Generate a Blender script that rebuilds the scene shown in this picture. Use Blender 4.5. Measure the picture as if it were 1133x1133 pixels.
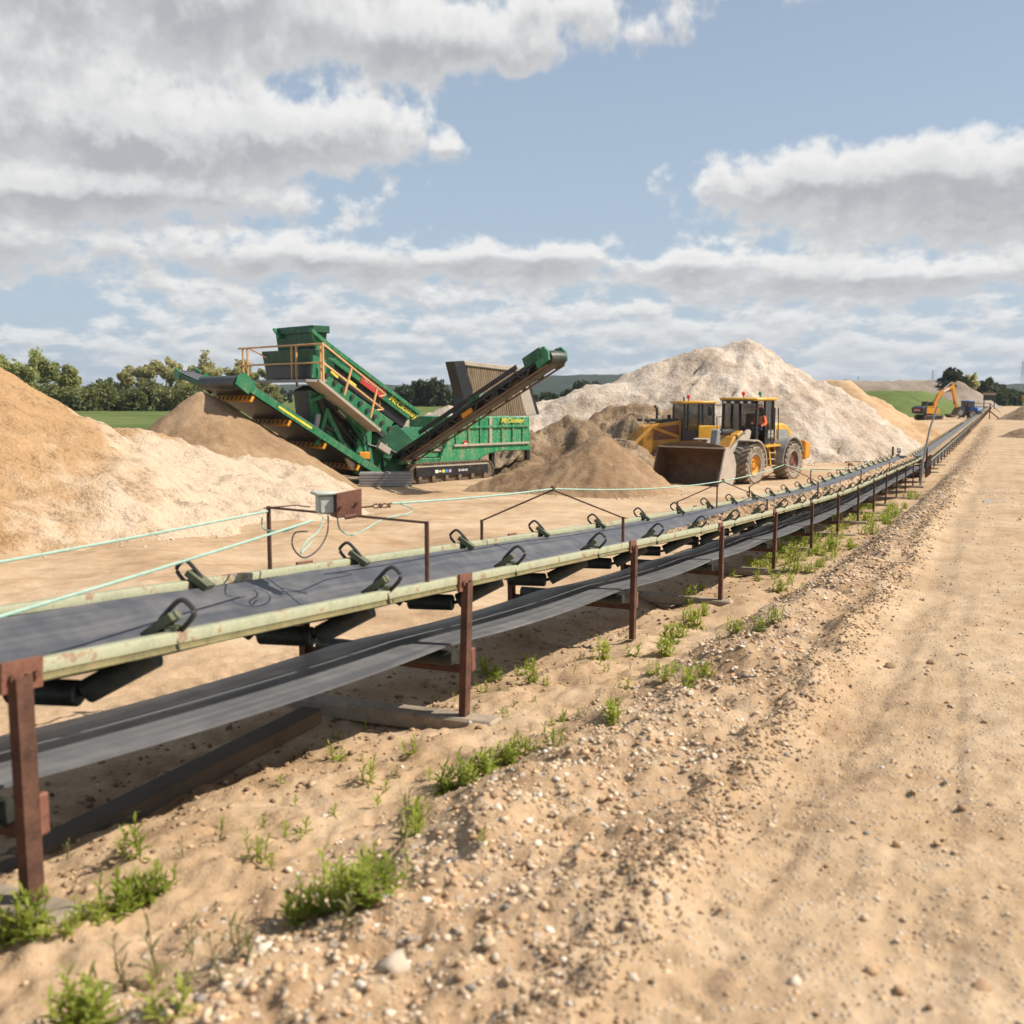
import bpy, bmesh, math, random
import numpy as np
from mathutils import Vector, Matrix

for o in list(bpy.data.objects):
    bpy.data.objects.remove(o)
scene = bpy.context.scene
C = scene.collection
R = math.radians
PI = math.pi
rng = np.random.default_rng(7)
random.seed(7)

# ---------------------------------------------------------------- camera
CZ = 1.7                      # height of the lens above the world's zero
FPX = 1200.0                  # focal length in photograph pixels (1133 wide)
HORIZON = 435.0
PITCH = math.atan((566.5 - HORIZON) / FPX)
cam_d = bpy.data.cameras.new('camera')
cam_d.sensor_width = 36
cam_d.lens = FPX / 1133 * 36
cam_d.clip_start = 0.1
cam_d.clip_end = 20000
cam_d.dof.use_dof = True
cam_d.dof.focus_distance = 14.0
cam_d.dof.aperture_fstop = 2.6
cam = bpy.data.objects.new('camera', cam_d)
cam.location = (0, 0, CZ)
cam.rotation_euler = (PI / 2 - PITCH, 0, 0)
C.objects.link(cam)
scene.camera = cam

# ---------------------------------------------------------------- light
SUN_EL = R(46)
SUN_AZ = R(93)                # clockwise from +Y: the sun stands to the side, a little ahead
sun_d = bpy.data.lights.new('sun', 'SUN')
sun_d.energy = 5.0
sun_d.angle = R(0.6)
sun_d.color = (1.0, 0.93, 0.82)
sun = bpy.data.objects.new('sun', sun_d)
sv = Vector((math.sin(SUN_AZ) * math.cos(SUN_EL), math.cos(SUN_AZ) * math.cos(SUN_EL), math.sin(SUN_EL)))
sun.rotation_euler = (-sv).to_track_quat('-Z', 'Y').to_euler()
sun.location = sv * 60
C.objects.link(sun)

scene.render.engine = 'CYCLES'
scene.cycles.use_denoising = True
scene.cycles.max_bounces = 5
scene.cycles.diffuse_bounces = 2
scene.cycles.glossy_bounces = 2
scene.cycles.transmission_bounces = 3
scene.cycles.transparent_max_bounces = 6
scene.cycles.volume_bounces = 0
scene.cycles.caustics_reflective = False
scene.cycles.caustics_refractive = False
scene.view_settings.view_transform = 'Standard'
scene.view_settings.look = 'None'
scene.view_settings.gamma = 1.0
scene.view_settings.exposure = 0.32
scene.view_settings.use_curve_mapping = False

# ---------------------------------------------------------------- sky
world = bpy.data.worlds.new('World')
scene.world = world
world.use_nodes = True
WT = world.node_tree
WT.nodes.clear()

class NX:
    """small helper: arithmetic on node sockets"""
    def __init__(self, tree): self.t = tree
    def n(self, kind, **kw):
        nd = self.t.nodes.new(kind)
        for k, v in kw.items(): setattr(nd, k, v)
        return nd
    def put(self, sock, v):
        if hasattr(v, 'is_linked'): self.t.links.new(v, sock)
        else: sock.default_value = v
    def m(self, op, a, b=0.0, c=None, clamp=False):
        nd = self.n('ShaderNodeMath', operation=op, use_clamp=clamp)
        self.put(nd.inputs[0], a); self.put(nd.inputs[1], b)
        if c is not None: self.put(nd.inputs[2], c)
        return nd.outputs[0]
    def add(self, a, b): return self.m('ADD', a, b)
    def sub(self, a, b): return self.m('SUBTRACT', a, b)
    def mul(self, a, b): return self.m('MULTIPLY', a, b)
    def div(self, a, b): return self.m('DIVIDE', a, b)
    def vec(self, x, y, z=0.0):
        nd = self.n('ShaderNodeCombineXYZ')
        for s, v in zip(nd.inputs, (x, y, z)): self.put(s, v)
        return nd.outputs[0]
    def sep(self, v):
        nd = self.n('ShaderNodeSeparateXYZ'); self.put(nd.inputs[0], v)
        return nd.outputs
    def noise(self, v, scale=1.0, detail=6.0, rough=0.5, lac=2.0, dist=0.0, dims='3D'):
        nd = self.n('ShaderNodeTexNoise', noise_dimensions=dims)
        if v is not None: self.put(nd.inputs['Vector'], v)
        nd.inputs['Scale'].default_value = scale; nd.inputs['Detail'].default_value = detail
        nd.inputs['Roughness'].default_value = rough; nd.inputs['Lacunarity'].default_value = lac
        nd.inputs['Distortion'].default_value = dist
        return nd.outputs['Fac']
    def range(self, v, a, b, c=0.0, d=1.0, smooth=True):
        nd = self.n('ShaderNodeMapRange', interpolation_type='SMOOTHSTEP' if smooth else 'LINEAR')
        self.put(nd.inputs[0], v)
        for i, k in enumerate((a, b, c, d)): self.put(nd.inputs[i + 1], k)
        return nd.outputs[0]
    def mix(self, f, a, b, blend='MIX'):
        nd = self.n('ShaderNodeMix', data_type='RGBA', blend_type=blend)
        self.put(nd.inputs[0], f)
        for s, v in ((nd.inputs[6], a), (nd.inputs[7], b)):
            self.put(s, v if hasattr(v, 'is_linked') else (*v[:3], 1.0))
        return nd.outputs[2]

W = NX(WT)
sky = W.n('ShaderNodeTexSky', sky_type='NISHITA')
sky.sun_disc = False
sky.sun_elevation = SUN_EL
sky.sun_rotation = SUN_AZ
sky.altitude = 60
sky.air_density = 1.0
sky.dust_density = 1.6
sky.ozone_density = 1.2
gen = W.n('ShaderNodeTexCoord').outputs['Generated']
dx, dy, dz = W.sep(gen)
zc = W.m('MAXIMUM', dz, 0.0)
AZ = W.mul(W.m('ARCTAN2', dx, dy), 57.2958)
EL = W.mul(W.m('ARCSINE', dz), 57.2958)

# cloud fields: cumulus banks by bearing and height (degrees), broken up by noise
BANKS = [  # bearing, height, half width, half height, strength
    (-20, 18.4, 15.5, 3.0, .80), (-3.0, 16.9, 7.5, 1.5, .60), (0, 20.8, 9, 1.3, .5), (-18.0, 11.8, 11.5, 2.0, .85), (-8.5, 13.2, 5.0, 1.3, .40), (-26, 14.5, 9, 2.5, .4),
    (-21, 9.2, 8.5, 1.0, .60), (-27, 6.8, 4.5, 1.3, .5),
    (18.5, 10.4, 10.5, 1.8, .85), (28, 9.4, 9.0, 2.2, .5), (18.5, 20.9, 9.5, 1.35, 1.9), (7.0, 17.3, 2.6, 1.1, .42), (-3.1, 12.0, 1.3, .7, .42),
    (3.5, 18.6, 4.0, .8, .28), (0.6, 6.9, 4.2, .8, .5), (-10, 6.8, 6.0, .9, .5), (9.5, 6.4, 4.0, .8, .4),
    (20, 5.6, 9.0, .7, .30), (-30, 24, 18, 4.0, .5), (-2, 25, 12, 2.6, .4)]
HOLES = [(13.5, 14.9, 9.0, 2.3, .75), (0.5, 10.2, 5.5, 1.9, .55), (-23.5, 4.6, 5.0, 1.6, .30), (-1.5, 14.0, 3.0, 1.0, .25), (4, 13.5, 6, 2.5, .4), (26, 15.5, 8, 2.6, .5)]

AE = W.vec(AZ, EL, 0.0)
def vmath(op, a, b=None, c=None):
    nd = W.n('ShaderNodeVectorMath', operation=op)
    for s_, v in zip(nd.inputs, (a, b, c)):
        if v is not None: W.put(s_, v)
    return nd
G = 0.0; GE = 0.0                      # banks and their slope with height
for sign, lst in ((1, BANKS), (-1, HOLES)):
    for (a, e, sa, se, k) in lst:
        q = vmath('MULTIPLY_ADD', AE, (1 / sa, 1 / se, 0), (-a / sa, -e / se, 0)).outputs[0]
        g = W.m('POWER', 2.71828, W.mul(vmath('DOT_PRODUCT', q, q).outputs['Value'], -1.0))
        G = W.m('MULTIPLY_ADD', g, sign * k * 1.0, G)
        qy = W.sep(q)[1]
        GE = W.m('MULTIPLY_ADD', W.mul(g, qy), -1.4 * sign * k / se, GE)
low = W.range(EL, 10.0, 5.5)                              # low sky: rows of distant cloud
G = W.add(G, W.m('MULTIPLY_ADD', low, 0.30, -0.15))
def cloud_noise(grow):
    """cloud texture; grow > 1 looks a little higher than the ray"""
    sc = W.mul(W.m('MAXIMUM', W.add(EL, 4.0), 0.6), grow)      # rows close up towards the horizon
    v = W.mul(W.m('LOGARITHM', sc, 2.71828), 2.3)
    h = W.mul(AZ, 0.2)
    big = W.noise(W.vec(W.mul(h, 0.45), W.mul(v, 1.9), 1.3), 1.0, 2.0, 0.5)
    med = W.noise(W.vec(W.mul(h, 2.5), W.mul(v, 3.7), 4.7), 1.0, 6.0, 0.56)
    return W.add(W.mul(W.sub(big, 0.5), 0.60), W.mul(W.sub(med, 0.5), 1.5))
n0 = cloud_noise(1.0); n1 = cloud_noise(1.055)
d0 = W.add(G, n0)
cover = W.range(d0, -0.07, 0.28)
rise = W.sub(W.sub(n0, n1), W.mul(GE, 1.7))                # thinner above than here: a sunlit top
lit = W.range(rise, -0.34, 0.40)
thick = W.range(d0, 0.02, 0.85)
shade = W.m('MULTIPLY_ADD', lit, 0.75, W.m('MULTIPLY_ADD', thick, -0.50, 0.42), clamp=True)
ccol = W.mix(shade, (0.50, 0.51, 0.535), (0.96, 0.955, 0.94))
skycol = W.mix(1.0, sky.outputs[0], (0.105, 0.105, 0.105), 'MULTIPLY')
veil = W.range(EL, 26.0, -2.0, 0.42, 0.72)               # milky air near the horizon
skycol = W.mix(veil, skycol, (0.57, 0.70, 0.86))
fade = W.range(EL, -1.0, 6.0, 0.55, 0.97)
final = W.mix(W.mul(cover, fade), skycol, ccol)
bg = W.n('ShaderNodeBackground')
WT.links.new(final, bg.inputs[0])
bg.inputs[1].default_value = 0.74
out = W.n('ShaderNodeOutputWorld')
WT.links.new(bg.outputs[0], out.inputs[0])
world.cycles.sampling_method = 'MANUAL'
world.cycles.sample_map_resolution = 512

# ---------------------------------------------------------------- photograph rays (for measuring the place)
def ray(px, py):
    cx = (px - 566.5) / FPX; cy = -(py - 566.5) / FPX
    return np.array([cx, math.cos(PITCH) + cy * math.sin(PITCH), -math.sin(PITCH) + cy * math.cos(PITCH)])
def at_depth(px, py, Y):
    r = ray(px, py); p = r * (Y / r[1]); return Vector((p[0], p[1], p[2] + CZ))

# ---------------------------------------------------------------- value noise
_tab = np.random.default_rng(11).random((256, 256))
def vnoise(x, y):
    xi = np.floor(x).astype(int); yi = np.floor(y).astype(int)
    fx = x - xi; fy = y - yi
    fx = fx * fx * fx * (fx * (fx * 6 - 15) + 10); fy = fy * fy * fy * (fy * (fy * 6 - 15) + 10)
    a = _tab[xi & 255, yi & 255]; b = _tab[(xi + 1) & 255, yi & 255]
    c = _tab[xi & 255, (yi + 1) & 255]; d = _tab[(xi + 1) & 255, (yi + 1) & 255]
    return (a * (1 - fx) + b * fx) * (1 - fy) + (c * (1 - fx) + d * fx) * fy - 0.5
def fbm(x, y, octs=4, gain=0.5, lac=2.07):
    s = np.zeros_like(np.asarray(x, float)); a = 1.0
    x = np.asarray(x, float) + 37.3; y = np.asarray(y, float) + 91.7
    for _ in range(octs):
        s = s + a * vnoise(x, y); a *= gain
        x, y = x * lac * 0.8 - y * lac * 0.6 + 5.1, x * lac * 0.6 + y * lac * 0.8 + 1.7
    return s
def sstep(a, b, x):
    t = np.clip((np.asarray(x, float) - a) / (b - a), 0, 1); return t * t * (3 - 2 * t)
def gauss(x, c, w): return np.exp(-((np.asarray(x, float) - c) / w) ** 2)

# ---------------------------------------------------------------- materials
MAT = {}
def material(name):
    m = bpy.data.materials.new(name); m.use_nodes = True
    t = m.node_tree; N = NX(t)
    b = t.nodes['Principled BSDF']
    MAT[name] = m
    return m, N, b
def position(N, scale=None):
    p = N.n('ShaderNodeNewGeometry').outputs['Position']
    return p
def bump(N, b, h, strength=0.5, dist=0.02):
    nd = N.n('ShaderNodeBump'); nd.inputs['Strength'].default_value = strength; nd.inputs['Distance'].default_value = dist
    N.put(nd.inputs['Height'], h); N.t.links.new(nd.outputs[0], b.inputs['Normal'])
def ramp(N, f, stops):
    nd = N.n('ShaderNodeValToRGB'); N.put(nd.inputs[0], f)
    cr = nd.color_ramp
    while len(cr.elements) < len(stops): cr.elements.new(0.5)
    for e, (p, c) in zip(cr.elements, stops): e.position = p; e.color = (*c, 1)
    return nd.outputs[0]

def earth(name, a, b_, c, scale=1.0, rough=0.95, bs=0.6, bd=0.03, fine=26.0, speck=None, streak=0.0):
    """soil or sand: three tones, fine grain and relief"""
    m, N, b = material(name)
    p = position(N)
    n1 = N.noise(p, 0.35 * scale, 5, 0.6)
    n2 = N.noise(p, 2.3 * scale, 6, 0.65)
    n3 = N.noise(p, fine, 5, 0.7)
    f = N.add(N.mul(n1, 0.45), N.add(N.mul(n2, 0.35), N.mul(n3, 0.20)))
    if streak:                       # wheel tracks drawn out along the way
        px_, py_, pz_ = N.sep(p)
        st = N.noise(N.vec(N.add(N.mul(px_, 0.911 * 3.2), N.mul(py_, -0.412 * 3.2)), N.add(N.mul(px_, 0.412 * 0.22), N.mul(py_, 0.911 * 0.22)), 0), 1.0, 6, 0.68)
        f = N.add(N.mul(f, 1 - streak), N.mul(st, streak))
    col = ramp(N, f, [(0.40, a), (0.5, b_), (0.59, c)])
    if speck:
        v = N.n('ShaderNodeTexVoronoi'); N.put(v.inputs['Vector'], p); v.inputs['Scale'].default_value = speck
        sepc = N.n('ShaderNodeSeparateColor'); N.t.links.new(v.outputs['Color'], sepc.inputs[0])
        mask = N.mul(N.range(sepc.outputs[0], 0.55, 0.8), N.range(v.outputs['Distance'], 0.5, 0.25))
        tone = ramp(N, sepc.outputs[1], [(0.0, (0.16, 0.10, 0.055)), (0.3, (0.42, 0.30, 0.19)), (0.6, (0.62, 0.52, 0.40)), (0.85, (0.34, 0.33, 0.33)), (1.0, (0.75, 0.70, 0.62))])
        col = N.mix(N.mul(mask, 0.5), col, tone)
    N.t.links.new(col, b.inputs['Base Color'])
    b.inputs['Roughness'].default_value = rough
    b.inputs['Specular IOR Level'].default_value = 0.15
    h = N.add(N.mul(n2, 0.9), N.mul(n3, 0.35))
    if speck: h = N.add(h, N.mul(mask, 0.25))
    bump(N, b, h, bs, bd)
    return m

def paint(name, col, rough=0.45, dirt=0.0, dirt_col=(0.36, 0.25, 0.15), metal=0.0, rust=0.0, var=0.12, scale=3.0, streak=False):
    """painted or bare metal with grime and rust patches"""
    m, N, b = material(name)
    tc = N.n('ShaderNodeTexCoord').outputs['Object']
    vv = tc
    if streak:
        sx, sy, sz = N.sep(tc); vv = N.vec(N.mul(sx, 3.0), N.mul(sy, 3.0), N.mul(sz, 0.35))
    n1 = N.noise(vv, scale, 6, 0.65)
    n2 = N.noise(tc, scale * 7, 4, 0.6)
    dark = tuple(v * (1 - 2 * var) for v in col); lite = tuple(min(1, v * (1 + 1.5 * var)) for v in col)
    c = ramp(N, N.add(N.mul(n1, 0.65), N.mul(n2, 0.35)), [(0.35, dark), (0.5, col), (0.66, lite)])
    if rust:
        rm = N.range(N.add(N.mul(n1, 0.7), N.mul(n2, 0.3)), 0.66 - 0.2 * rust, 0.74 - 0.2 * rust)
        c = N.mix(rm, c, (0.19, 0.062, 0.026))
    if dirt:
        gm = N.mul(N.range(N.add(N.mul(n1, 0.5), N.mul(n2, 0.5)), 0.62 - 0.3 * dirt, 0.80 - 0.3 * dirt), 0.85)
        c = N.mix(gm, c, dirt_col)
    N.t.links.new(c, b.inputs['Base Color'])
    b.inputs['Metallic'].default_value = metal
    rr = N.add(rough, N.mul(N.sub(n2, 0.5), 0.3)); N.t.links.new(rr, b.inputs['Roughness'])
    bump(N, b, n2, 0.15, 0.01)
    return m

earth('sand', (0.35, 0.225, 0.125), (0.475, 0.325, 0.195), (0.55, 0.405, 0.265), 0.8, fine=30, bs=0.8, bd=0.04)
earth('road_dirt', (0.35, 0.225, 0.125), (0.455, 0.315, 0.19), (0.53, 0.39, 0.255), 1.2, fine=34, speck=46.0, bs=0.8, bd=0.03, streak=0.15)
earth('gravel_soil', (0.32, 0.20, 0.11), (0.43, 0.29, 0.172), (0.52, 0.38, 0.245), 2.6, fine=40, speck=24.0, bs=0.9, bd=0.03)
earth('orange_sand', (0.33, 0.20, 0.10), (0.45, 0.29, 0.155), (0.52, 0.36, 0.22), 0.9, fine=12, bs=0.8, bd=0.06)
earth('white_sand', (0.38, 0.285, 0.205), (0.54, 0.43, 0.33), (0.64, 0.545, 0.45), 0.9, fine=7, bs=1.0, bd=0.22)
earth('pale_sand', (0.47, 0.34, 0.215), (0.60, 0.47, 0.335), (0.68, 0.56, 0.43), 0.9, fine=12, bs=0.8, bd=0.06)
earth('brown_soil', (0.17, 0.11, 0.065), (0.26, 0.175, 0.105), (0.40, 0.30, 0.20), 1.0, fine=7, bs=1.0, bd=0.2)
earth('tan_soil', (0.22, 0.138, 0.078), (0.30, 0.195, 0.11), (0.37, 0.25, 0.15), 1.2, fine=9, bs=0.8, bd=0.08)
earth('grey_spoil', (0.20, 0.155, 0.115), (0.27, 0.215, 0.165), (0.33, 0.27, 0.215), 0.2, fine=2, bs=0.8, bd=0.2)
earth('grass_far', (0.075, 0.105, 0.026), (0.115, 0.150, 0.038), (0.16, 0.185, 0.06), 0.12, fine=3, bs=0.9, bd=0.3)
earth('forest_far', (0.012, 0.020, 0.010), (0.022, 0.034, 0.016), (0.042, 0.055, 0.026), 0.05, fine=0.12, bs=1.0, bd=6.0)

# the left pile: orange-brown sand with a washed pale flank
def two_tone(name, lo, hi, cx, cy):
    m, N, b = material(name)
    p = position(N)
    n1 = N.noise(p, 0.23, 6, 0.62, dist=0.6); n2 = N.noise(p, 1.6, 6, 0.66); n3 = N.noise(p, 11, 4, 0.7)
    x, y, z = N.sep(p)
    f = N.add(N.add(N.mul(N.sub(n1, 0.5), 1.9), N.mul(N.sub(n2, 0.5), 0.7)), N.range(N.add(x, N.mul(y, 0.16)), cx, cy, -0.6, 0.75, smooth=False))
    w = N.range(f, -0.12, 0.35)
    g = N.add(N.mul(n2, 0.55), N.mul(n3, 0.45))
    c1 = ramp(N, g, [(0.38, tuple(v * 0.62 for v in lo)), (0.47, lo), (0.62, tuple(v * 1.2 for v in lo))])
    c2 = ramp(N, g, [(0.38, tuple(v * 0.62 for v in hi)), (0.47, hi), (0.62, tuple(min(.9, v * 1.12) for v in hi))])
    N.t.links.new(N.mix(w, c1, c2), b.inputs['Base Color'])
    b.inputs['Roughness'].default_value = 0.95; b.inputs['Specular IOR Level'].default_value = 0.1
    bump(N, b, N.add(N.mul(n2, 1.0), N.mul(n3, 0.5)), 1.0, 0.14)
two_tone('washed_sand', (0.41, 0.255, 0.13), (0.56, 0.43, 0.305), -9.5, -1.5)

paint('green_paint', (0.014, 0.175, 0.070), 0.5, dirt=0.42, dirt_col=(0.27, 0.22, 0.14), var=0.15, streak=True)
paint('green_panel', (0.018, 0.255, 0.105), 0.5, dirt=0.5, dirt_col=(0.36, 0.28, 0.17), var=0.18, streak=True, scale=1.6)
paint('dark_shaded_green', (0.006, 0.075, 0.030), 0.55, dirt=0.28, dirt_col=(0.16, 0.13, 0.085), var=0.2)  # darker copy of the green: shade on tail and far faces put into the colour
paint('yellow_paint', (0.58, 0.27, 0.025), 0.5, dirt=0.5, dirt_col=(0.40, 0.29, 0.17), rust=0.1)
paint('cab_yellow', (0.66, 0.35, 0.03), 0.45, dirt=0.2, dirt_col=(0.42, 0.31, 0.19))
paint('orange_paint', (0.64, 0.27, 0.018), 0.45, dirt=0.25)
paint('rail_yellow', (0.60, 0.34, 0.13), 0.55, dirt=0.25)
paint('rust', (0.105, 0.045, 0.026), 0.8, dirt=0.1, var=0.3, scale=9)
paint('rust_pale', (0.20, 0.08, 0.048), 0.75, var=0.25, scale=9)
paint('stringer_paint', (0.345, 0.345, 0.22), 0.6, rust=0.62, dirt=0.35, dirt_col=(0.42, 0.33, 0.2), var=0.12, scale=6)
paint('stringer_side', (0.22, 0.19, 0.085), 0.7, rust=0.45, dirt=0.3, var=0.2, scale=6)
paint('dark_steel', (0.035, 0.036, 0.034), 0.5, dirt=0.1, var=0.2)
paint('roller_steel', (0.05, 0.055, 0.045), 0.45, dirt=0.15, var=0.3, metal=0.3)
paint('olive_steel', (0.10, 0.105, 0.055), 0.55, dirt=0.2, var=0.25)
paint('grey_steel', (0.26, 0.255, 0.24), 0.5, dirt=0.3, var=0.15)
paint('dusty_steel', (0.42, 0.355, 0.28), 0.75, dirt=0.3, rust=0.1)
paint('black_paint', (0.018, 0.018, 0.02), 0.4, dirt=0.18, var=0.1)
paint('tyre_rubber', (0.05, 0.046, 0.042), 0.85, dirt=1.0, dirt_col=(0.34, 0.27, 0.195), var=0.2, scale=2)
paint('track_steel', (0.10, 0.075, 0.05), 0.8, dirt=0.55, dirt_col=(0.30, 0.21, 0.13))
paint('bucket_steel', (0.15, 0.085, 0.045), 0.6, dirt=0.35, dirt_col=(0.19, 0.115, 0.06), var=0.2)  # brown kept dark: shade inside the loader bucket put into the colour
paint('caked_steel', (0.25, 0.175, 0.105), 0.85, dirt=0.5, dirt_col=(0.12, 0.085, 0.055), var=0.35, scale=2.4, streak=True)
paint('concrete', (0.30, 0.24, 0.175), 0.9, dirt=0.4, dirt_col=(0.42, 0.31, 0.2), var=0.2)
paint('white_paint', (0.75, 0.74, 0.70), 0.5, dirt=0.1)
paint('box_plastic', (0.50, 0.50, 0.42), 0.55, dirt=0.2)
paint('red_sticker', (0.50, 0.035, 0.035), 0.5)
paint('yellow_letter', (0.72, 0.60, 0.06), 0.5)
paint('blue_paint', (0.03, 0.14, 0.38), 0.45, dirt=0.15)
paint('sticker_blue', (0.03, 0.22, 0.55), 0.5)
paint('sticker_pink', (0.75, 0.35, 0.45), 0.5)
paint('cord_green', (0.34, 0.50, 0.40), 0.6, var=0.12, dirt=0.15, scale=14)
paint('galvanised', (0.33, 0.33, 0.32), 0.55, dirt=0.2, metal=0.2)
paint('lamp_red', (0.6, 0.02, 0.01), 0.3)
paint('lamp_green', (0.02, 0.25, 0.12), 0.3)
paint('hivis', (0.75, 0.115, 0.03), 0.8)
paint('navy_cloth', (0.02, 0.026, 0.05), 0.9)
paint('skin', (0.45, 0.24, 0.16), 0.6)
paint('pylon_steel', (0.20, 0.21, 0.215), 0.6)
paint('bark', (0.10, 0.078, 0.055), 0.9)

def rubber(name, col, dust, amount):
    m, N, b = material(name)
    tc = N.n('ShaderNodeTexCoord').outputs['Object']
    sx, sy, sz = N.sep(tc)
    n1 = N.noise(N.vec(N.mul(sx, 0.35), N.mul(sy, 14.0), 0), 1.0, 5, 0.6)
    n2 = N.noise(tc, 5.0, 5, 0.6)
    f = N.add(N.mul(n1, 0.6), N.mul(n2, 0.4))
    N.t.links.new(N.mix(N.mul(N.range(f, 0.38, 0.68), amount), col, dust), b.inputs['Base Color'])
    N.t.links.new(N.range(f, 0.3, 0.7, 0.38, 0.62), b.inputs['Roughness'])
    bump(N, b, n1, 0.12, 0.004)
rubber('belt_rubber', (0.055, 0.057, 0.064), (0.19, 0.175, 0.165), 0.6)
rubber('return_rubber', (0.11, 0.112, 0.12), (0.25, 0.24, 0.23), 0.6)

m, N, b = material('glass')
b.inputs['Base Color'].default_value = (0.025, 0.035, 0.035, 1)
b.inputs['Roughness'].default_value = 0.06
b.inputs['Alpha'].default_value = 0.42
m, N, b = material('puddle_water')
b.inputs['Base Color'].default_value = (0.36, 0.29, 0.215, 1)
b.inputs['Roughness'].default_value = 0.3

def leafy(name, dark, lite, trans=0.35):
    m, N, b = material(name)
    t = N.t
    oi = N.n('ShaderNodeObjectInfo').outputs['Random']
    p = position(N)
    n = N.noise(p, 2.2, 3, 0.6)
    f = N.add(N.mul(n, 0.75), N.mul(oi, 0.25))
    col = ramp(N, f, [(0.28, dark), (0.66, lite)])
    t.links.new(col, b.inputs['Base Color']); b.inputs['Roughness'].default_value = 0.6
    b.inputs['Specular IOR Level'].default_value = 0.3
    tr = N.n('ShaderNodeBsdfTranslucent'); t.links.new(N.mix(1.0, col, (1.0, 1.0, 0.55), 'MULTIPLY'), tr.inputs[0])
    mx = N.n('ShaderNodeMixShader'); mx.inputs[0].default_value = trans
    t.links.new(b.outputs[0], mx.inputs[1]); t.links.new(tr.outputs[0], mx.inputs[2])
    o = next(n for n in t.nodes if n.type == 'OUTPUT_MATERIAL'); t.links.new(mx.outputs[0], o.inputs[0])
leafy('weed_leaf', (0.20, 0.26, 0.035), (0.42, 0.46, 0.09), .5)
leafy('dry_leaf', (0.17, 0.16, 0.06), (0.30, 0.27, 0.13))
leafy('tree_leaf', (0.27, 0.29, 0.115), (0.46, 0.47, 0.21), .5)
leafy('spring_leaf', (0.36, 0.34, 0.17), (0.54, 0.49, 0.27), .5)
leafy('hedge_leaf', (0.15, 0.165, 0.07), (0.29, 0.295, 0.13), .45)
leafy('dark_leaf', (0.028, 0.042, 0.018), (0.065, 0.082, 0.034))

m, N, b = material('pebbles')           # one tone per stone, stored on the stone
at = N.n('ShaderNodeAttribute'); at.attribute_name = 'tone'
N.t.links.new(at.outputs['Color'], b.inputs['Base Color'])
b.inputs['Roughness'].default_value = 0.8
b.inputs['Specular IOR Level'].default_value = 0.25

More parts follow.
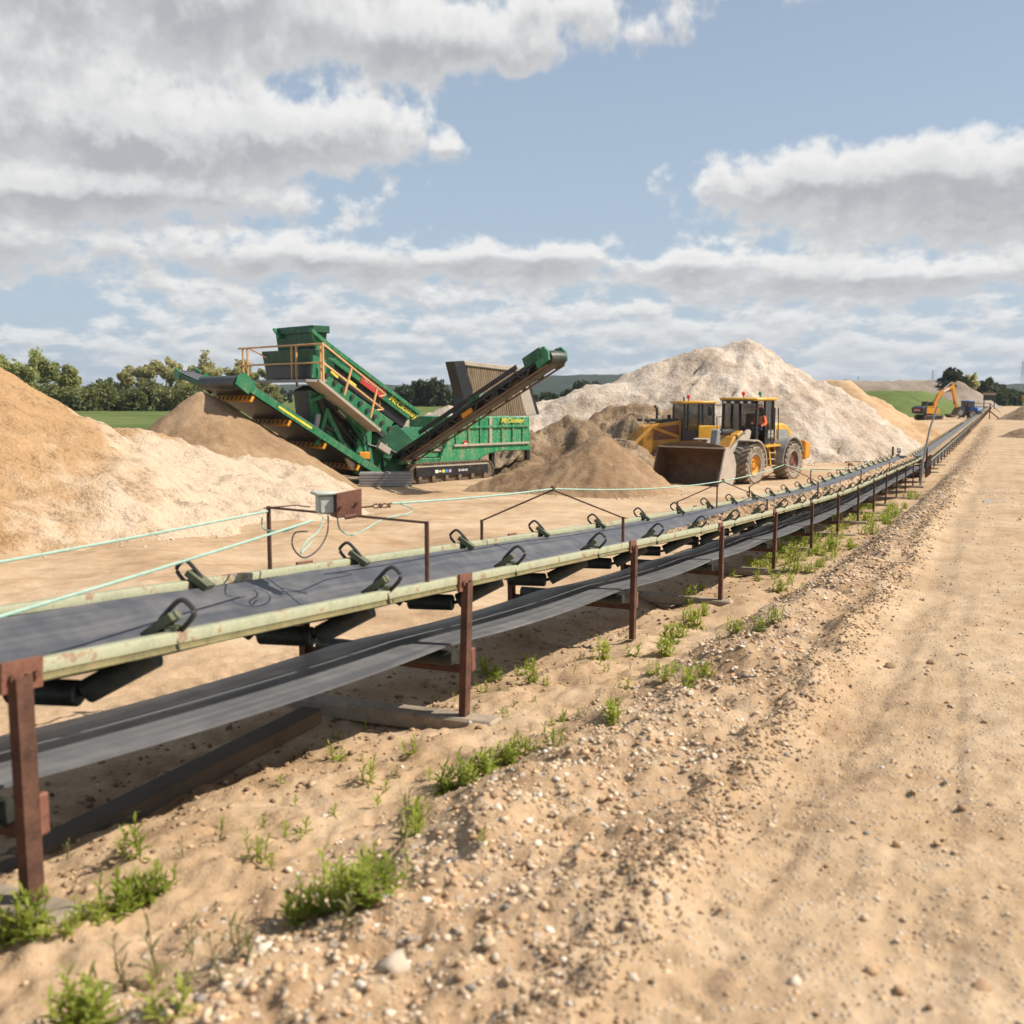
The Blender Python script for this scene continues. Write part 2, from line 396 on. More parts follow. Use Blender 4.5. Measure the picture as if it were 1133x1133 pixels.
# ---------------------------------------------------------------- mesh building
class MB:
    def __init__(s): s.v = []; s.f = []
    def raw(s, vs, fs):
        k = len(s.v); s.v += [tuple(v) for v in vs]; s.f += [tuple(i + k for i in f) for f in fs]; return s
    def box(s, c, size, rot=None):
        hx, hy, hz = (v / 2 for v in size); c = Vector(c)
        vs = [Vector((x, y, z)) for x in (-hx, hx) for y in (-hy, hy) for z in (-hz, hz)]
        if rot is not None: vs = [rot @ v for v in vs]
        return s.raw([c + v for v in vs], [(0, 1, 3, 2), (4, 6, 7, 5), (0, 4, 5, 1), (2, 3, 7, 6), (0, 2, 6, 4), (1, 5, 7, 3)])
    def span(s, a, b):
        return s.box([(p + q) / 2 for p, q in zip(a, b)], [abs(q - p) for p, q in zip(a, b)])
    def beam(s, a, b, w, h=None, up=(0, 0, 1)):
        a, b = Vector(a), Vector(b); h = h or w; d = b - a
        x = d.normalized(); u = Vector(up)
        if abs(x.dot(u)) > 0.98: u = Vector((1, 0, 0))
        y = u.cross(x).normalized(); z = x.cross(y)
        rot = Matrix((x, y, z)).transposed()
        return s.box((a + b) / 2, (d.length, w, h), rot)
    def tube(s, a, b, r, r2=None, n=10, caps=True):
        a, b = Vector(a), Vector(b); r2 = r if r2 is None else r2
        x = (b - a).normalized(); u = Vector((0, 0, 1)) if abs(x.z) < 0.95 else Vector((1, 0, 0))
        y = u.cross(x).normalized(); z = x.cross(y)
        vs = []
        for p, q in ((a, r), (b, r2)):
            for i in range(n):
                t = 2 * PI * i / n; vs.append(p + (y * math.cos(t) + z * math.sin(t)) * q)
        fs = [(i, (i + 1) % n, n + (i + 1) % n, n + i) for i in range(n)]
        if caps: fs += [tuple(range(n - 1, -1, -1)), tuple(range(n, 2 * n))]
        return s.raw(vs, fs)
    def path(s, pts, r, n=7, closed=False):
        pts = [Vector(p) for p in pts]; m = len(pts); vs = []
        u = Vector((0, 0, 1))
        for k, p in enumerate(pts):
            a = pts[k - 1] if (k or closed) else pts[0]; b = pts[(k + 1) % m] if (k < m - 1 or closed) else pts[-1]
            x = (b - a).normalized()
            y = u.cross(x)
            if y.length < 0.05: y = Vector((0, 1, 0)).cross(x)
            y.normalize(); z = x.cross(y)
            rr = r[k] if isinstance(r, (list, tuple)) else r
            for i in range(n):
                t = 2 * PI * i / n; vs.append(p + (y * math.cos(t) + z * math.sin(t)) * rr)
        fs = []
        for k in range(m if closed else m - 1):
            for i in range(n):
                j = (k + 1) % m; fs.append((k * n + i, k * n + (i + 1) % n, j * n + (i + 1) % n, j * n + i))
        if not closed: fs += [tuple(range(n - 1, -1, -1)), tuple((m - 1) * n + i for i in range(n))]
        return s.raw(vs, fs)
    def prism(s, poly, y0, y1):
        """polygon in x,z drawn out along y"""
        n = len(poly)
        vs = [(x, y0, z) for x, z in poly] + [(x, y1, z) for x, z in poly]
        fs = [tuple(range(n)), tuple(range(2 * n - 1, n - 1, -1))] + [(i, n + i, n + (i + 1) % n, (i + 1) % n) for i in range(n)]
        return s.raw(vs, fs)
    def lathe(s, prof, c=(0, 0, 0), n=28, axis='y'):
        """profile of (radius, along) turned about an axis"""
        m = len(prof); vs = []
        for i in range(n):
            t = 2 * PI * i / n
            for r, a in prof:
                p = (r * math.cos(t), a, r * math.sin(t)) if axis == 'y' else (r * math.cos(t), r * math.sin(t), a)
                vs.append((p[0] + c[0], p[1] + c[1], p[2] + c[2]))
        fs = [(i * m + j, i * m + j + 1, ((i + 1) % n) * m + j + 1, ((i + 1) % n) * m + j) for i in range(n) for j in range(m - 1)]
        return s.raw(vs, fs)
    def mesh(s, name, smooth=True, angle=38):
        me = bpy.data.meshes.new(name); me.from_pydata(s.v, [], s.f)
        bm = bmesh.new(); bm.from_mesh(me); bmesh.ops.recalc_face_normals(bm, faces=bm.faces); bm.to_mesh(me); bm.free()
        if smooth:
            me.polygons.foreach_set('use_smooth', [True] * len(me.polygons)); me.set_sharp_from_angle(angle=R(angle))
        return me
    def build(s, name, mat, parent=None, smooth=True, bevel=0.0, angle=38):
        return link(name, s.mesh(name, smooth, angle), mat, parent, bevel)

def link(name, me, mat, parent=None, bevel=0.0):
    o = bpy.data.objects.new(name, me); C.objects.link(o)
    if mat and not me.materials: me.materials.append(MAT[mat])
    if parent is not None: o.parent = parent
    if bevel:
        b = o.modifiers.new('edge', 'BEVEL'); b.width = bevel; b.segments = 1; b.limit_method = 'ANGLE'; b.angle_limit = R(40)
    return o
def tag(o, label=None, cat=None, group=None, kind=None):
    if label: o['label'] = label
    if cat: o['category'] = cat
    if group: o['group'] = group
    if kind: o['kind'] = kind
    return o
def thing(name, label, cat, loc=(0, 0, 0), rotz=0.0, group=None):
    o = bpy.data.objects.new(name, None); C.objects.link(o); o.empty_display_size = 0.2
    o.location = loc; o.rotation_euler = (0, 0, rotz)
    return tag(o, label, cat, group)
def copy_tree(o, parent=None):
    c = o.copy(); C.objects.link(c); c.parent = parent
    for ch in list(o.children): copy_tree(ch, c)
    return c
def letters(body, size, mat, parent, mat_world, shear=0.0, extrude=0.004, name='lettering', bold=0.0):
    cu = bpy.data.curves.new(name, 'FONT'); cu.body = body; cu.size = size; cu.shear = shear
    cu.extrude = extrude; cu.align_x = 'CENTER'; cu.align_y = 'CENTER'; cu.offset = bold
    cu.materials.append(MAT[mat])
    tmp = bpy.data.objects.new(name, cu); C.objects.link(tmp)
    me = bpy.data.meshes.new_from_object(tmp.evaluated_get(bpy.context.evaluated_depsgraph_get()))
    bpy.data.objects.remove(tmp)
    o = bpy.data.objects.new(name, me); C.objects.link(o); o.parent = parent; o.matrix_local = mat_world
    return o
def grid_mesh(name, X, Y, Z, keep=None, flip=False):
    """mesh from 2-d arrays; keep: faces to keep"""
    nr, nc = X.shape
    idx = np.arange(nr * nc).reshape(nr, nc)
    f = np.stack([idx[:-1, :-1], idx[:-1, 1:], idx[1:, 1:], idx[1:, :-1]], -1).reshape(-1, 4)
    if keep is not None: f = f[keep.reshape(-1)]
    used, inv = np.unique(f.reshape(-1), return_inverse=True)
    v = np.stack([X.reshape(-1), Y.reshape(-1), Z.reshape(-1)], -1)[used]
    f = inv.reshape(-1, 4)
    me = bpy.data.meshes.new(name)
    me.vertices.add(len(v)); me.vertices.foreach_set('co', v.astype(np.float32).reshape(-1))
    me.loops.add(f.size); me.loops.foreach_set('vertex_index', f.astype(np.int32).reshape(-1))
    me.polygons.add(len(f)); me.polygons.foreach_set('loop_start', np.arange(0, f.size, 4, dtype=np.int32))
    me.polygons.foreach_set('use_smooth', np.ones(len(f), bool))
    me.update(calc_edges=True)
    return me
# ================================================================ THE GROUND
ALPHA = math.atan(ray(1112, HORIZON)[0] / ray(1112, HORIZON)[1])   # bearing of road and conveyor
TA = math.tan(ALPHA); SA, CA = math.sin(ALPHA), math.cos(ALPHA)
_gy = [-20, 0, 3.56, 6.5, 9.5, 12.5, 15.6, 18.6, 21.9, 24.7, 32, 40, 58, 89, 150, 9000]
_gz = [-1.1, -1.55, -1.76, -1.99, -2.19, -2.43, -2.58, -2.70, -2.86, -2.97, -3.24, -3.45, -3.70, -3.90, -4.0, -4.0]
_ry = [-20, 0, 4, 8, 12, 17, 25, 40, 60, 100, 9000]
_rz = [.05, .05, .10, .18, .34, .52, .58, .50, .34, .12, .05]
def base_z(Y): return np.interp(Y, _gy, _gz) + CZ
def height(X, Y, detail=True):
    X = np.asarray(X, float); Y = np.asarray(Y, float)
    u = TA * Y - X                                        # metres to the side of the road's line
    uw = u + 0.22 * fbm(X * 0.5, Y * 0.5, 3)
    z = base_z(Y)
    z = z + np.interp(Y, _ry, _rz) * sstep(2.55, 1.35, uw)
    near = sstep(60, 20, Y)
    z = z + 0.13 * gauss(uw, 1.80, 0.45) * near * (0.7 + 1.2 * fbm(X * 1.1, Y * 1.1, 2))   # gravel shoulder
    z = z + 0.055 * gauss(uw, 1.12, 0.13) * near * (1.0 + 1.6 * fbm(X * 1.5, Y * 1.5, 3))  # ridge pushed up by tyres
    z = z - 0.035 * gauss(uw, 0.72, 0.22) * near
    z = z - 0.02 * gauss(u, -1.1, 0.25) * near
    z = z - 0.10 * gauss(u, 3.95, 0.55) * sstep(70, 30, Y)                                  # hollow under the conveyor
    z = z + np.maximum(0, fbm(X * 1.3, Y * 1.3, 3)) * 0.22 * gauss(u, 4.1, .5) * sstep(60, 25, Y)       # spill under the belt
    plain = sstep(4.6, 8.0, u)
    z = z + plain * (0.16 * fbm(X * 0.16, Y * 0.16, 3) + 0.07 * fbm(X * 0.6, Y * 0.6, 3))
    z = z + plain * 0.05 * np.sin((X * 0.9 + Y * 0.35) * 1.9 + 2 * fbm(X * 0.2, Y * 0.2, 2)) * sstep(45, 25, Y)   # wheel tracks
    z = z + 0.05 * fbm(X * 0.45, Y * 0.45, 3)
    if detail:
        al = Y * CA + X * SA
        for uc, w_, lam, amp in ((0.74, 0.17, 0.115, 0.016), (0.26, 0.16, 0.10, 0.012), (-0.45, 0.2, 0.13, 0.010), (-1.15, 0.2, 0.12, 0.018), (-1.75, 0.16, 0.10, 0.013), (-2.6, 0.2, 0.12, 0.014), (5.6, 0.3, 0.2, .02)):   # tyre treads
            uu = u - uc + 0.12 * np.sin(al * 0.33 + uc * 5)
            z = z + amp * np.clip(1.6 * np.sin(2 * PI * (al / lam + 1.1 * np.abs(uu) / w_ * .5)), -1, 1) * sstep(w_, w_ * .75, np.abs(uu)) * sstep(14, 9, Y) * (0.35 + 1.3 * np.clip(fbm(X * .7, Y * .7, 2) + .25, 0, 1)) - amp * .8 * sstep(w_ * 1.1, w_ * .7, np.abs(uu))
        rough = 0.5 + 0.9 * gauss(uw, 1.75, 0.6) + 0.5 * gauss(uw, 1.1, 0.2) + 0.45 * gauss(u, 3.0, 0.8)
        z = z + 0.072 * rough * fbm(X * 3.1, Y * 3.1, 3) * sstep(60, 15, Y)
        z = z + 0.032 * rough * fbm(X * 11.0, Y * 11.0, 3, 0.6) * sstep(22, 6, Y)
    return z
def ground_z(x, y): return float(height(np.array([x]), np.array([y]))[0])
def on_ground(px, py):
    r = ray(px, py); lo, hi = 0.5, 600.0
    ts = np.concatenate([np.linspace(1.0, 60, 3000), np.linspace(60, 500, 2000)])
    P = r[None, :] * ts[:, None]
    below = (P[:, 2] + CZ) < height(P[:, 0], P[:, 1])
    k = int(np.argmax(below)); p = P[k]
    return Vector((p[0], p[1], ground_z(p[0], p[1])))

ys = [0.4]
while ys[-1] < 9000: ys.append(ys[-1] + (0.0062 if ys[-1] < 11 else 0.0105) * (ys[-1] + 1.2) * (1.0 if ys[-1] < 90 else 3.0))
ys = np.array(ys)
cols = np.linspace(-1.02, 1.02, 760)
GX = cols[None, :] * (ys[:, None] + 2.6); GY = np.repeat(ys[:, None], len(cols), 1)
GZ = height(GX, GY)
cx = (GX[:-1, :-1] + GX[1:, 1:]) / 2; cy = (GY[:-1, :-1] + GY[1:, 1:]) / 2
cu_ = TA * cy - cx + 0.30 * fbm(cx * 0.9, cy * 0.9, 3)
field = ((cy > 108 + 14 * fbm(cx * .05, cy * .05, 2)) & (cx < -4)) | (cy > 330)
road = (cu_ < 1.18) & ~field
verge = (cu_ >= 1.18) & (cu_ < 2.55) & (cy < 130) & ~field
ground = ~(field | road | verge)
for nm, msk, mt in (('ground', ground, 'sand'), ('dirt_road', road, 'road_dirt'), ('gravel_verge', verge, 'gravel_soil'), ('grass_field', field, 'grass_far')):
    tag(link(nm, grid_mesh(nm, GX, GY, GZ, msk), mt), kind='structure')

def gz0(x, y): return float(height(np.array([x]), np.array([y]), False)[0])
# puddles standing on the road
def puddle(px0, px1, py0, py1, seed):
    a = on_ground((px0 + px1) / 2, (py0 + py1) / 2)
    sx = (px1 - px0) / 2 * a.y / FPX; sy = abs(on_ground((px0 + px1) / 2, py0).y - on_ground((px0 + px1) / 2, py1).y) / 2
    r_ = random.Random(seed); n = 40; vs = []
    ph = [r_.uniform(0, 6) for _ in range(4)]
    for i in range(n):
        t = 2 * PI * i / n; k = 1 + 0.18 * math.sin(2 * t + ph[0]) + 0.12 * math.sin(3 * t + ph[1]) + .07 * math.sin(5 * t + ph[2])
        vs.append((a.x + sx * k * math.cos(t), a.y + sy * k * math.sin(t)))
    zz = float(np.min([gz0(*v) for v in vs])) + 0.012
    mb = MB().raw([(x, y, zz) for x, y in vs], [tuple(range(n))])
    tag(mb.build('puddle', 'puddle_water', smooth=False), kind='structure')
puddle(1103, 1180, 479, 489, 2); puddle(1096, 1150, 554, 560, 5)

# hills along the horizon
hx = np.linspace(-4200, 4200, 420); hy = np.linspace(1500, 4200, 60)
HX, HY = np.meshgrid(hx, hy)
bear = np.degrees(np.arctan2(HX, HY))
prof = np.interp(bear, [-50, -30, -14, -8, -3, 2, 5, 7.5, 10, 14, 18, 24, 30, 50],
                 [18, 20, 24, 22, 26, 44, 46, 42, 30, 26, 24, 20, 22, 26])
ridge = np.exp(-((HY - 2500) / 620) ** 2)
HZ = -6 + CZ + (prof + 12 * fbm(HX * .0016, HY * .0016, 3)) * ridge * 1.05 + 5.0 * fbm(HX * .03, HY * .03, 3) * ridge
tag(link('hills', grid_mesh('hills', HX, HY, HZ), 'forest_far'), kind='structure')

# green bank left of the far road
def heap_mesh(name, bounds, res, fn, under=0.25):
    x0, x1, y0, y1 = bounds
    X, Y = np.meshgrid(np.arange(x0, x1, res), np.arange(y0, y1, res))
    g = height(X, Y, False); Z = fn(X, Y)
    over = Z > g - under
    keep = over[:-1, :-1] | over[1:, :-1] | over[:-1, 1:] | over[1:, 1:]
    Z = np.maximum(Z, g - under)
    return grid_mesh(name, X, Y, Z, keep)
def cone(X, Y, cx, cy, top, slope, rnd=0.4, ex=1.0, rot=0.0):
    dx = X - cx; dy = Y - cy
    a = dx * math.cos(rot) + dy * math.sin(rot); b = -dx * math.sin(rot) + dy * math.cos(rot)
    d = np.sqrt((a / ex) ** 2 + b ** 2 + rnd ** 2) - rnd
    return top + CZ - slope * d
def smax(lst, k=0.25):
    s = np.zeros_like(lst[0]); m = np.max(np.stack(lst), 0)
    for l in lst: s = s + np.exp((l - m) / k)
    return m + k * np.log(s) - k * math.log(1.0)

def bank(X, Y):
    lo = sstep(178, 206, Y + 0.12 * (X - 50)) * sstep(300, 270, Y) * sstep(20, 38, X) * sstep(7, 20, TA * Y - X)
    return height(X, Y, False) - 0.3 + 4.6 * lo + 0.35 * fbm(X * .15, Y * .15, 3) * lo
tag(link('grass_bank', heap_mesh('grass_bank', (15, 130, 165, 305), 1.2, bank), 'grass_far'), kind='structure')

# ================================================================ STOCKPILES
def pile(name, label, bounds, res, cones, mat, rough=0.2, lump=0.8, fine=0.06, k=0.3, gully=0.0, group='stockpiles of dug sand and soil'):
    def fn(X, Y):
        wx = X + 0.5 * lump * fbm(X * 0.33, Y * 0.33, 3); wy = Y + 0.5 * lump * fbm(X * 0.33 + 50, Y * 0.33, 3)
        z = smax([cone(wx, wy, *c) for c in cones], k)
        if gully:
            ang = np.arctan2(X - cones[0][0], Y - cones[0][1]); rr = np.hypot(X - cones[0][0], Y - cones[0][1])
            z = z + gully * fbm(ang * 9, rr * 0.22, 3) * sstep(0.5, 3, rr)
        return z + rough * fbm(X * 0.8, Y * 0.8, 4) + fine * fbm(X * 4.1, Y * 4.1, 3, 0.6)
    o = link(name, heap_mesh(name, bounds, res, fn), mat)
    return tag(o, label, 'pile', group)
pile('sand_pile', 'large orange sand heap with a pale washed flank beside the conveyor', (-30, -3, 9, 48), 0.13,
     [(-13.9, 24.5, 1.35, .60, .8), (-11.2, 31.5, -.95, .52, .8), (-8.9, 36.0, -2.0, .45, .9), (-17, 34, .2, .6, 1.0), (-18, 20, 1.0, .6, 1.0), (-7.8, 28.0, -2.05, .34, .8)],
     'washed_sand', rough=0.32, lump=0.9, fine=0.14)
pile('sand_pile', 'smooth tan cone of screened sand under the drum of the green machine', (-20, -2, 30, 48), 0.14,
     [(-10.95, 38.3, 0.04, .78, .10), (-10.4, 38.5, -.36, .70, .12), (-8.6, 39.6, -1.85, .70, .3)], 'tan_soil', rough=0.09, lump=0.25, fine=0.06, gully=0.14)
pile('sand_pile', 'low brown cone of screened soil beside the wide loader bucket', (-4, 12, 30, 45), 0.12,
     [(3.1, 38.0, -1.42, .74, .12), (2.1, 38.6, -2.15, .6, .3), (.6, 40.0, -2.75, .5, .5)], 'tan_soil', rough=0.16, lump=0.6, fine=0.10, gully=0.14)
pile('soil_heap', 'rough brown heap of unscreened soil behind the green hopper', (-4, 16, 44, 66), 0.16,
     [(3.4, 53.2, -1.5, .6, 1.2), (6.3, 57.5, -.75, .6, 1.2), (1.6, 52.5, -2.0, .55, 1.2), (4.6, 50.0, -2.3, .6, .7), (9.3, 58, -.95, .6, 1.0), (0.6, 48.0, -3.0, .5, .8)],
     'brown_soil', rough=0.75, lump=1.3, fine=0.28, k=0.2)
pile('sand_pile', 'tallest whitish sand heap rising behind the yellow machines', (-12, 42, 48, 96), 0.22,
     [(14.2, 67.5, 3.25, .74, .9), (12.0, 67.0, 2.75, .66, 1.0), (15.6, 68.5, 2.75, .70, .9), (8.2, 66.5, 1.15, .6, .8), (9.9, 66.8, 1.9, .62, .5), (5.2, 66.0, .45, .6, .6), (4.0, 65.5, -.25, .55, 1.0), (1.0, 66, -.75, .5, 1.0), (-3.5, 66.5, -.55, .55, 1.0), (19.3, 66, -.6, .70, .8)],
     'white_sand', rough=0.40, lump=1.3, fine=0.14, k=0.25, gully=0.42)
pile('sand_pile', 'orange tan sand heap tucked behind the whitish heap', (15, 52, 72, 112), 0.4,
     [(26.3, 88, 1.05, .66, 1.0), (24.6, 89, .9, .66, 1.2), (29.5, 88, -1.6, .6, 1.0)], 'orange_sand', rough=0.35, lump=1.2, fine=0.12)
pile('spoil_heap', 'long grey spoil heap on the skyline beyond the grass bank', (60, 160, 260, 350), 1.1,
     [(t, 302, 3.3 + 0.25 * math.sin(t * .3), .66, 2.0) for t in range(76, 122, 4)] + [(122, 302, 4.0, .70, 1.0)], 'grey_spoil', rough=0.5, lump=1.5, fine=0.1, k=0.8)
pile('soil_heap', 'small dark soil mound beside the far crossover steps', (60, 100, 120, 190), 0.4,
     [(75.6, 160, -1.7, .6, .5), (77, 161, -2.4, .6, .5)], 'brown_soil', rough=0.4, lump=0.8, fine=0.1)
pile('soil_heap', 'flat dark soil mound at the edge of the far road', (35, 70, 80, 112), 0.3,
     [(43.6, 93, -3.1, .5, .6), (45, 93.5, -3.2, .5, .6)], 'brown_soil', rough=0.3, lump=0.8, fine=0.1)
# ================================================================ THE BELT CONVEYOR
QN, QF = 3.007, 4.12                 # near and far stringer, metres to the side
QC = (QN + QF) / 2; HG = (QF - QN) / 2
S0 = 2.548 - 3.325                   # first trestle (just outside the picture)
STEP = 3.325
_cy = [-6, 3.5, 6.5, 9.5, 12.5, 15.5, 18.5, 21.7, 24.5, 34, 42, 46, 60]
_cz = [-.25, -.905, -1.115, -1.32, -1.52, -1.685, -1.85, -2.01, -2.12, -2.36, -2.57, -2.62, -2.7]
_cy2, _cz2 = [40, 46, 60, 83, 150, 320], [-3.0, -3.05, -3.12, -3.16, -3.32, -3.38]
def rail_z(s):
    y = s * CA + QN * SA
    return float(np.interp(y, _cy, _cz) if y < 45.9 else np.interp(y, _cy2, _cz2)) + CZ
def wpt(s, q, z): return Vector((s * SA - q * CA, s * CA + q * SA, z))
def s_of(Y, q): return (Y - q * SA) / CA
S_SPLIT = s_of(45.5, QN); S_END = s_of(275, QN)
S_START = -1.6

def on_side(px, py, q):
    """where a photograph ray meets the upright plane q along the conveyor -> (s, z)"""
    r = ray(px, py); n = np.array([-CA, SA, 0]); t = q / (n @ r); p = r * t
    return float(p[0] * SA + p[1] * CA), float(p[2] + CZ)

root_z = ground_z(*wpt(S0, QC, 0)[:2])
def conveyor_root(label):
    return thing('belt_conveyor', label, 'conveyor', wpt(0, 0, 0), PI / 2 - ALPHA, 'linked ground conveyors')
conv1 = conveyor_root('long belt conveyor on rusty legs with pale green side rails along the road')
conv2 = conveyor_root('distant belt conveyor running on from the first one to the dark tower')

def ribbon(sec, s0, s1, ds, zf, name, mat, parent):
    """cross-section (q, dz) swept along the conveyor; the section is a closed loop"""
    n = max(2, int((s1 - s0) / ds)); mb = MB(); m = len(sec)
    for k in range(n + 1):
        s = s0 + (s1 - s0) * k / n; z = zf(s)
        for q, d in sec: mb.v.append((s, q, z + d))
    for k in range(n):
        for i in range(m):
            j = (i + 1) % m; mb.f.append((k * m + i, k * m + j, (k + 1) * m + j, (k + 1) * m + i))
    mb.f.append(tuple(range(m))); mb.f.append(tuple(n * m + i for i in range(m)))
    return mb.build(name, mat, parent, angle=50)

def c_section(q, face):
    """rolled channel, open towards the belt"""
    a, t = 0.026, 0.006
    return [(q - a, 0), (q + a, 0), (q + a, -.012), (q + face * (a - t), -.012) if face > 0 else (q + a, -.012), (q + a, -.088), (q + a, -.10), (q - a, -.10), (q - a, -.05)]
BELT_TOP = [(-.475, -.012), (-.36, -.075), (-.21, -.155), (-.14, -.172), (.14, -.172), (.21, -.155), (.36, -.075), (.475, -.022)]
belt_sec = [(QC + q, d) for q, d in BELT_TOP] + [(QC + q, d - .014) for q, d in reversed(BELT_TOP)]
ret_sec = [(QC - .50, .0), (QC - .3, .004), (QC - .1, -.006), (QC + .1, -.03), (QC + .30, -.07), (QC + .30, -.083), (QC + .1, -.043), (QC - .1, -.019), (QC - .3, -.009), (QC - .50, -.013)]
RET = -.42
def ret_z(s):
    ph = ((s - S0) / STEP) % 1.0
    return rail_z(s) + RET - 0.035 * (1 - (2 * ph - 1) ** 2)
def belt_z(s):
    ph = ((s - S0) / (STEP / 2)) % 1.0
    return rail_z(s) - 0.012 * (1 - (2 * ph - 1) ** 2)
def zplus(d): return lambda s: rail_z(s) + d
for cv, a, b, ds in ((conv1, S_START, S_SPLIT, 0.35), (conv2, S_SPLIT + .6, S_END, 1.2)):
    drop = 0.0
    for q in (QN, QF):
        box = [(q - .028, 0), (q - .022, .006), (q + .022, .006), (q + .028, 0), (q + .028, -.040), (q - .028, -.040)]
        ribbon(box, a, b, ds * 2, zplus(drop), 'side_rail', 'stringer_paint', cv)
        lip = [(q - .023, -.040), (q + .023, -.040), (q + .023, -.060), (q + .030, -.063), (q + .030, -.068), (q - .030, -.068), (q - .030, -.063), (q - .023, -.060)]
        ribbon(lip, a, b, ds * 2, zplus(drop), 'rail_flange', 'stringer_side', cv)
    ribbon(belt_sec, a, b, ds, (lambda s: belt_z(s) + drop), 'carrying_belt', 'belt_rubber', cv)
    ribbon(ret_sec, a, b, ds, (lambda s: ret_z(s) + drop), 'return_belt', 'return_rubber', cv)

# ---- idler sets: three rollers hung between two hooks with carrying loops
def ring(cx, cz, w, h, tilt, n=20):
    pts = []
    for i in range(n):
        t = 2 * PI * i / n; c, s_ = math.cos(t), math.sin(t)
        x = w / 2 * math.copysign(abs(c) ** 0.55, c); z = h / 2 * math.copysign(abs(s_) ** 0.55, s_)
        pts.append((0, cx + x * math.cos(tilt) + z * math.sin(tilt), cz - x * math.sin(tilt) + z * math.cos(tilt)))
    return pts
def idler_parts():
    P = []
    yk, zk = .17, -.275               # joint between the rollers
    P.append(('roller', MB().lathe([(0, -.16), (.045, -.16), (.055, -.15), (.055, .15), (.045, .16), (0, .16)], (0, 0, zk), 14), 'roller_steel'))
    for sgn in (-1, 1):
        a = Vector((0, sgn * .195, zk + .012)); b = Vector((0, sgn * .485, -.105))
        P.append(('roller', MB().tube(a, b, .054, n=14), 'roller_steel'))
        mb = MB()
        mb.beam((0, sgn * .455, -.025), (0, sgn * .575, .06), .10, .035)
        mb.box((0, sgn * HG, .012), (.07, .075, .012)); mb.beam((.03, sgn * (HG + .02), .012), (.03, sgn * (HG + .042), -.075), .012, .02)
        mb.beam((-.03, sgn * (HG + .02), .012), (-.03, sgn * (HG + .042), -.075), .012, .02)
        P.append(('hook', mb, 'olive_steel'))
        P.append(('handle', MB().path(ring(sgn * (HG + .022), .045, .095, .165, sgn * .75), .0115, 6, True), 'dark_steel'))
    return P
_idl = [(n, mb.mesh(n), m) for n, mb, m in idler_parts()]
_link_me = MB().path([(0, -.21, -.265), (0, -.165, -.275), (0, .165, -.275), (0, .21, -.265)], .014, 6).mesh('idler')
_far = MB()
for n, mb, m in idler_parts(): _far.raw(mb.v, mb.f)
_far_me = _far.mesh('idler')
def slope(s): return math.atan2(rail_z(s + .5) - rail_z(s - .5), 1.0)
n_id = int((S_END - S0) / (STEP / 2))
for k in range(0, n_id):
    s = S0 + STEP * .197 + k * STEP / 2
    if abs(s - S_SPLIT) < .9: continue
    cv = conv1 if s < S_SPLIT else conv2
    drop = 0.0
    full = s < 34
    if s > 130 and k % 2: continue
    o = link('idler', _link_me if full else _far_me, 'olive_steel' if not full else 'dark_steel', cv)
    if not full and not _far_me.materials: _far_me.materials.append(MAT['olive_steel'])
    o.location = (s, QC, rail_z(s) + drop); o.rotation_euler = (0, -slope(s), .27 + random.uniform(-.04, .04))
    if full:
        for n, me, m in _idl:
            link(n, me, m, o)

# ---- trestles
leg_me = {}
def leg(hh):
    mb = MB(); w, d, t = .068, .045, .007
    mb.span((-w / 2, -d / 2, -hh), (w / 2, -d / 2 + t, 0)); mb.span((-w / 2, -d / 2 + t, -hh), (-w / 2 + t, d / 2, 0)); mb.span((w / 2 - t, -d / 2 + t, -hh), (w / 2, d / 2, 0))
    return mb
plate = MB().span((-.085, -.008, -.05), (.085, .008, .055))
plate_me = plate.mesh('top_plate')
bolt_me = MB().lathe([(0, -.016), (.013, -.016), (.013, 0), (0, 0)], n=8).mesh('bolt')
rr_me = MB().lathe([(0, -.50), (.048, -.50), (.048, .50), (0, .50)], n=14).mesh('return_roller')
n_tr = int((S_END - S0) / STEP)
for k in range(n_tr + 1):
    s = S0 + k * STEP
    if abs(s - S_SPLIT) < 1.0: continue
    cv = conv1 if s < S_SPLIT else conv2
    drop = 0.0
    zr = rail_z(s) + drop
    zg = []
    for q, sg in ((QN, -1), (QF, 1)):
        qq = q + sg * .052; w = wpt(s, qq, 0); g = ground_z(w.x, w.y); zg.append(g)
        hh = zr - .03 - (g + .02)
        o = leg(hh).build('leg', 'rust', cv, smooth=False); o.location = (s, qq, zr - .03)
        o.rotation_euler = (random.gauss(0, .012), random.gauss(0, .02), 0)
        if sg < 0: pass
        else: o.rotation_euler.z = PI
        if s < 40:
            p = link('top_plate', plate_me, 'rust_pale', cv); p.location = (s + (.02 if k == 1 else 0), q + sg * .036, zr - .035); p.rotation_euler = (0, -slope(s), 0)
            for bx in (-.05, .05):
                bo = link('bolt', bolt_me, 'rust', p); bo.location = (bx, sg * .008 if sg < 0 else .024, .0)
    zm = zr + RET - .12
    if s < 120:
        MB().beam((s + .045, QN - .05, zm - .05), (s + .045, QF + .05, zm - .05), .05, .05).build('cross_bar', 'rust', cv, smooth=False)
        o = link('return_roller', rr_me, 'roller_steel', cv); o.location = (s + .02, QC, zm + .012)
        for q, sg in ((QN, -1), (QF, 1)):
            MB().box((s + .06, q + sg * .05, zm + .01), (.06, .03, .15)).build('roller_bracket', 'rust_pale', cv, smooth=False, bevel=.008)
    if s < 60 and k != 3:
        g = (zg[0] + zg[1]) / 2
        q0 = QN - random.uniform(.16, .38) - (.1 if k > 5 else 0); q1 = QF + .25
        MB().beam((s + random.uniform(-.03, .03), q0, zg[0] + .012), (s, q1, zg[1] + .012), .17, .11).build('base_beam', 'concrete', cv, smooth=False, bevel=.015)

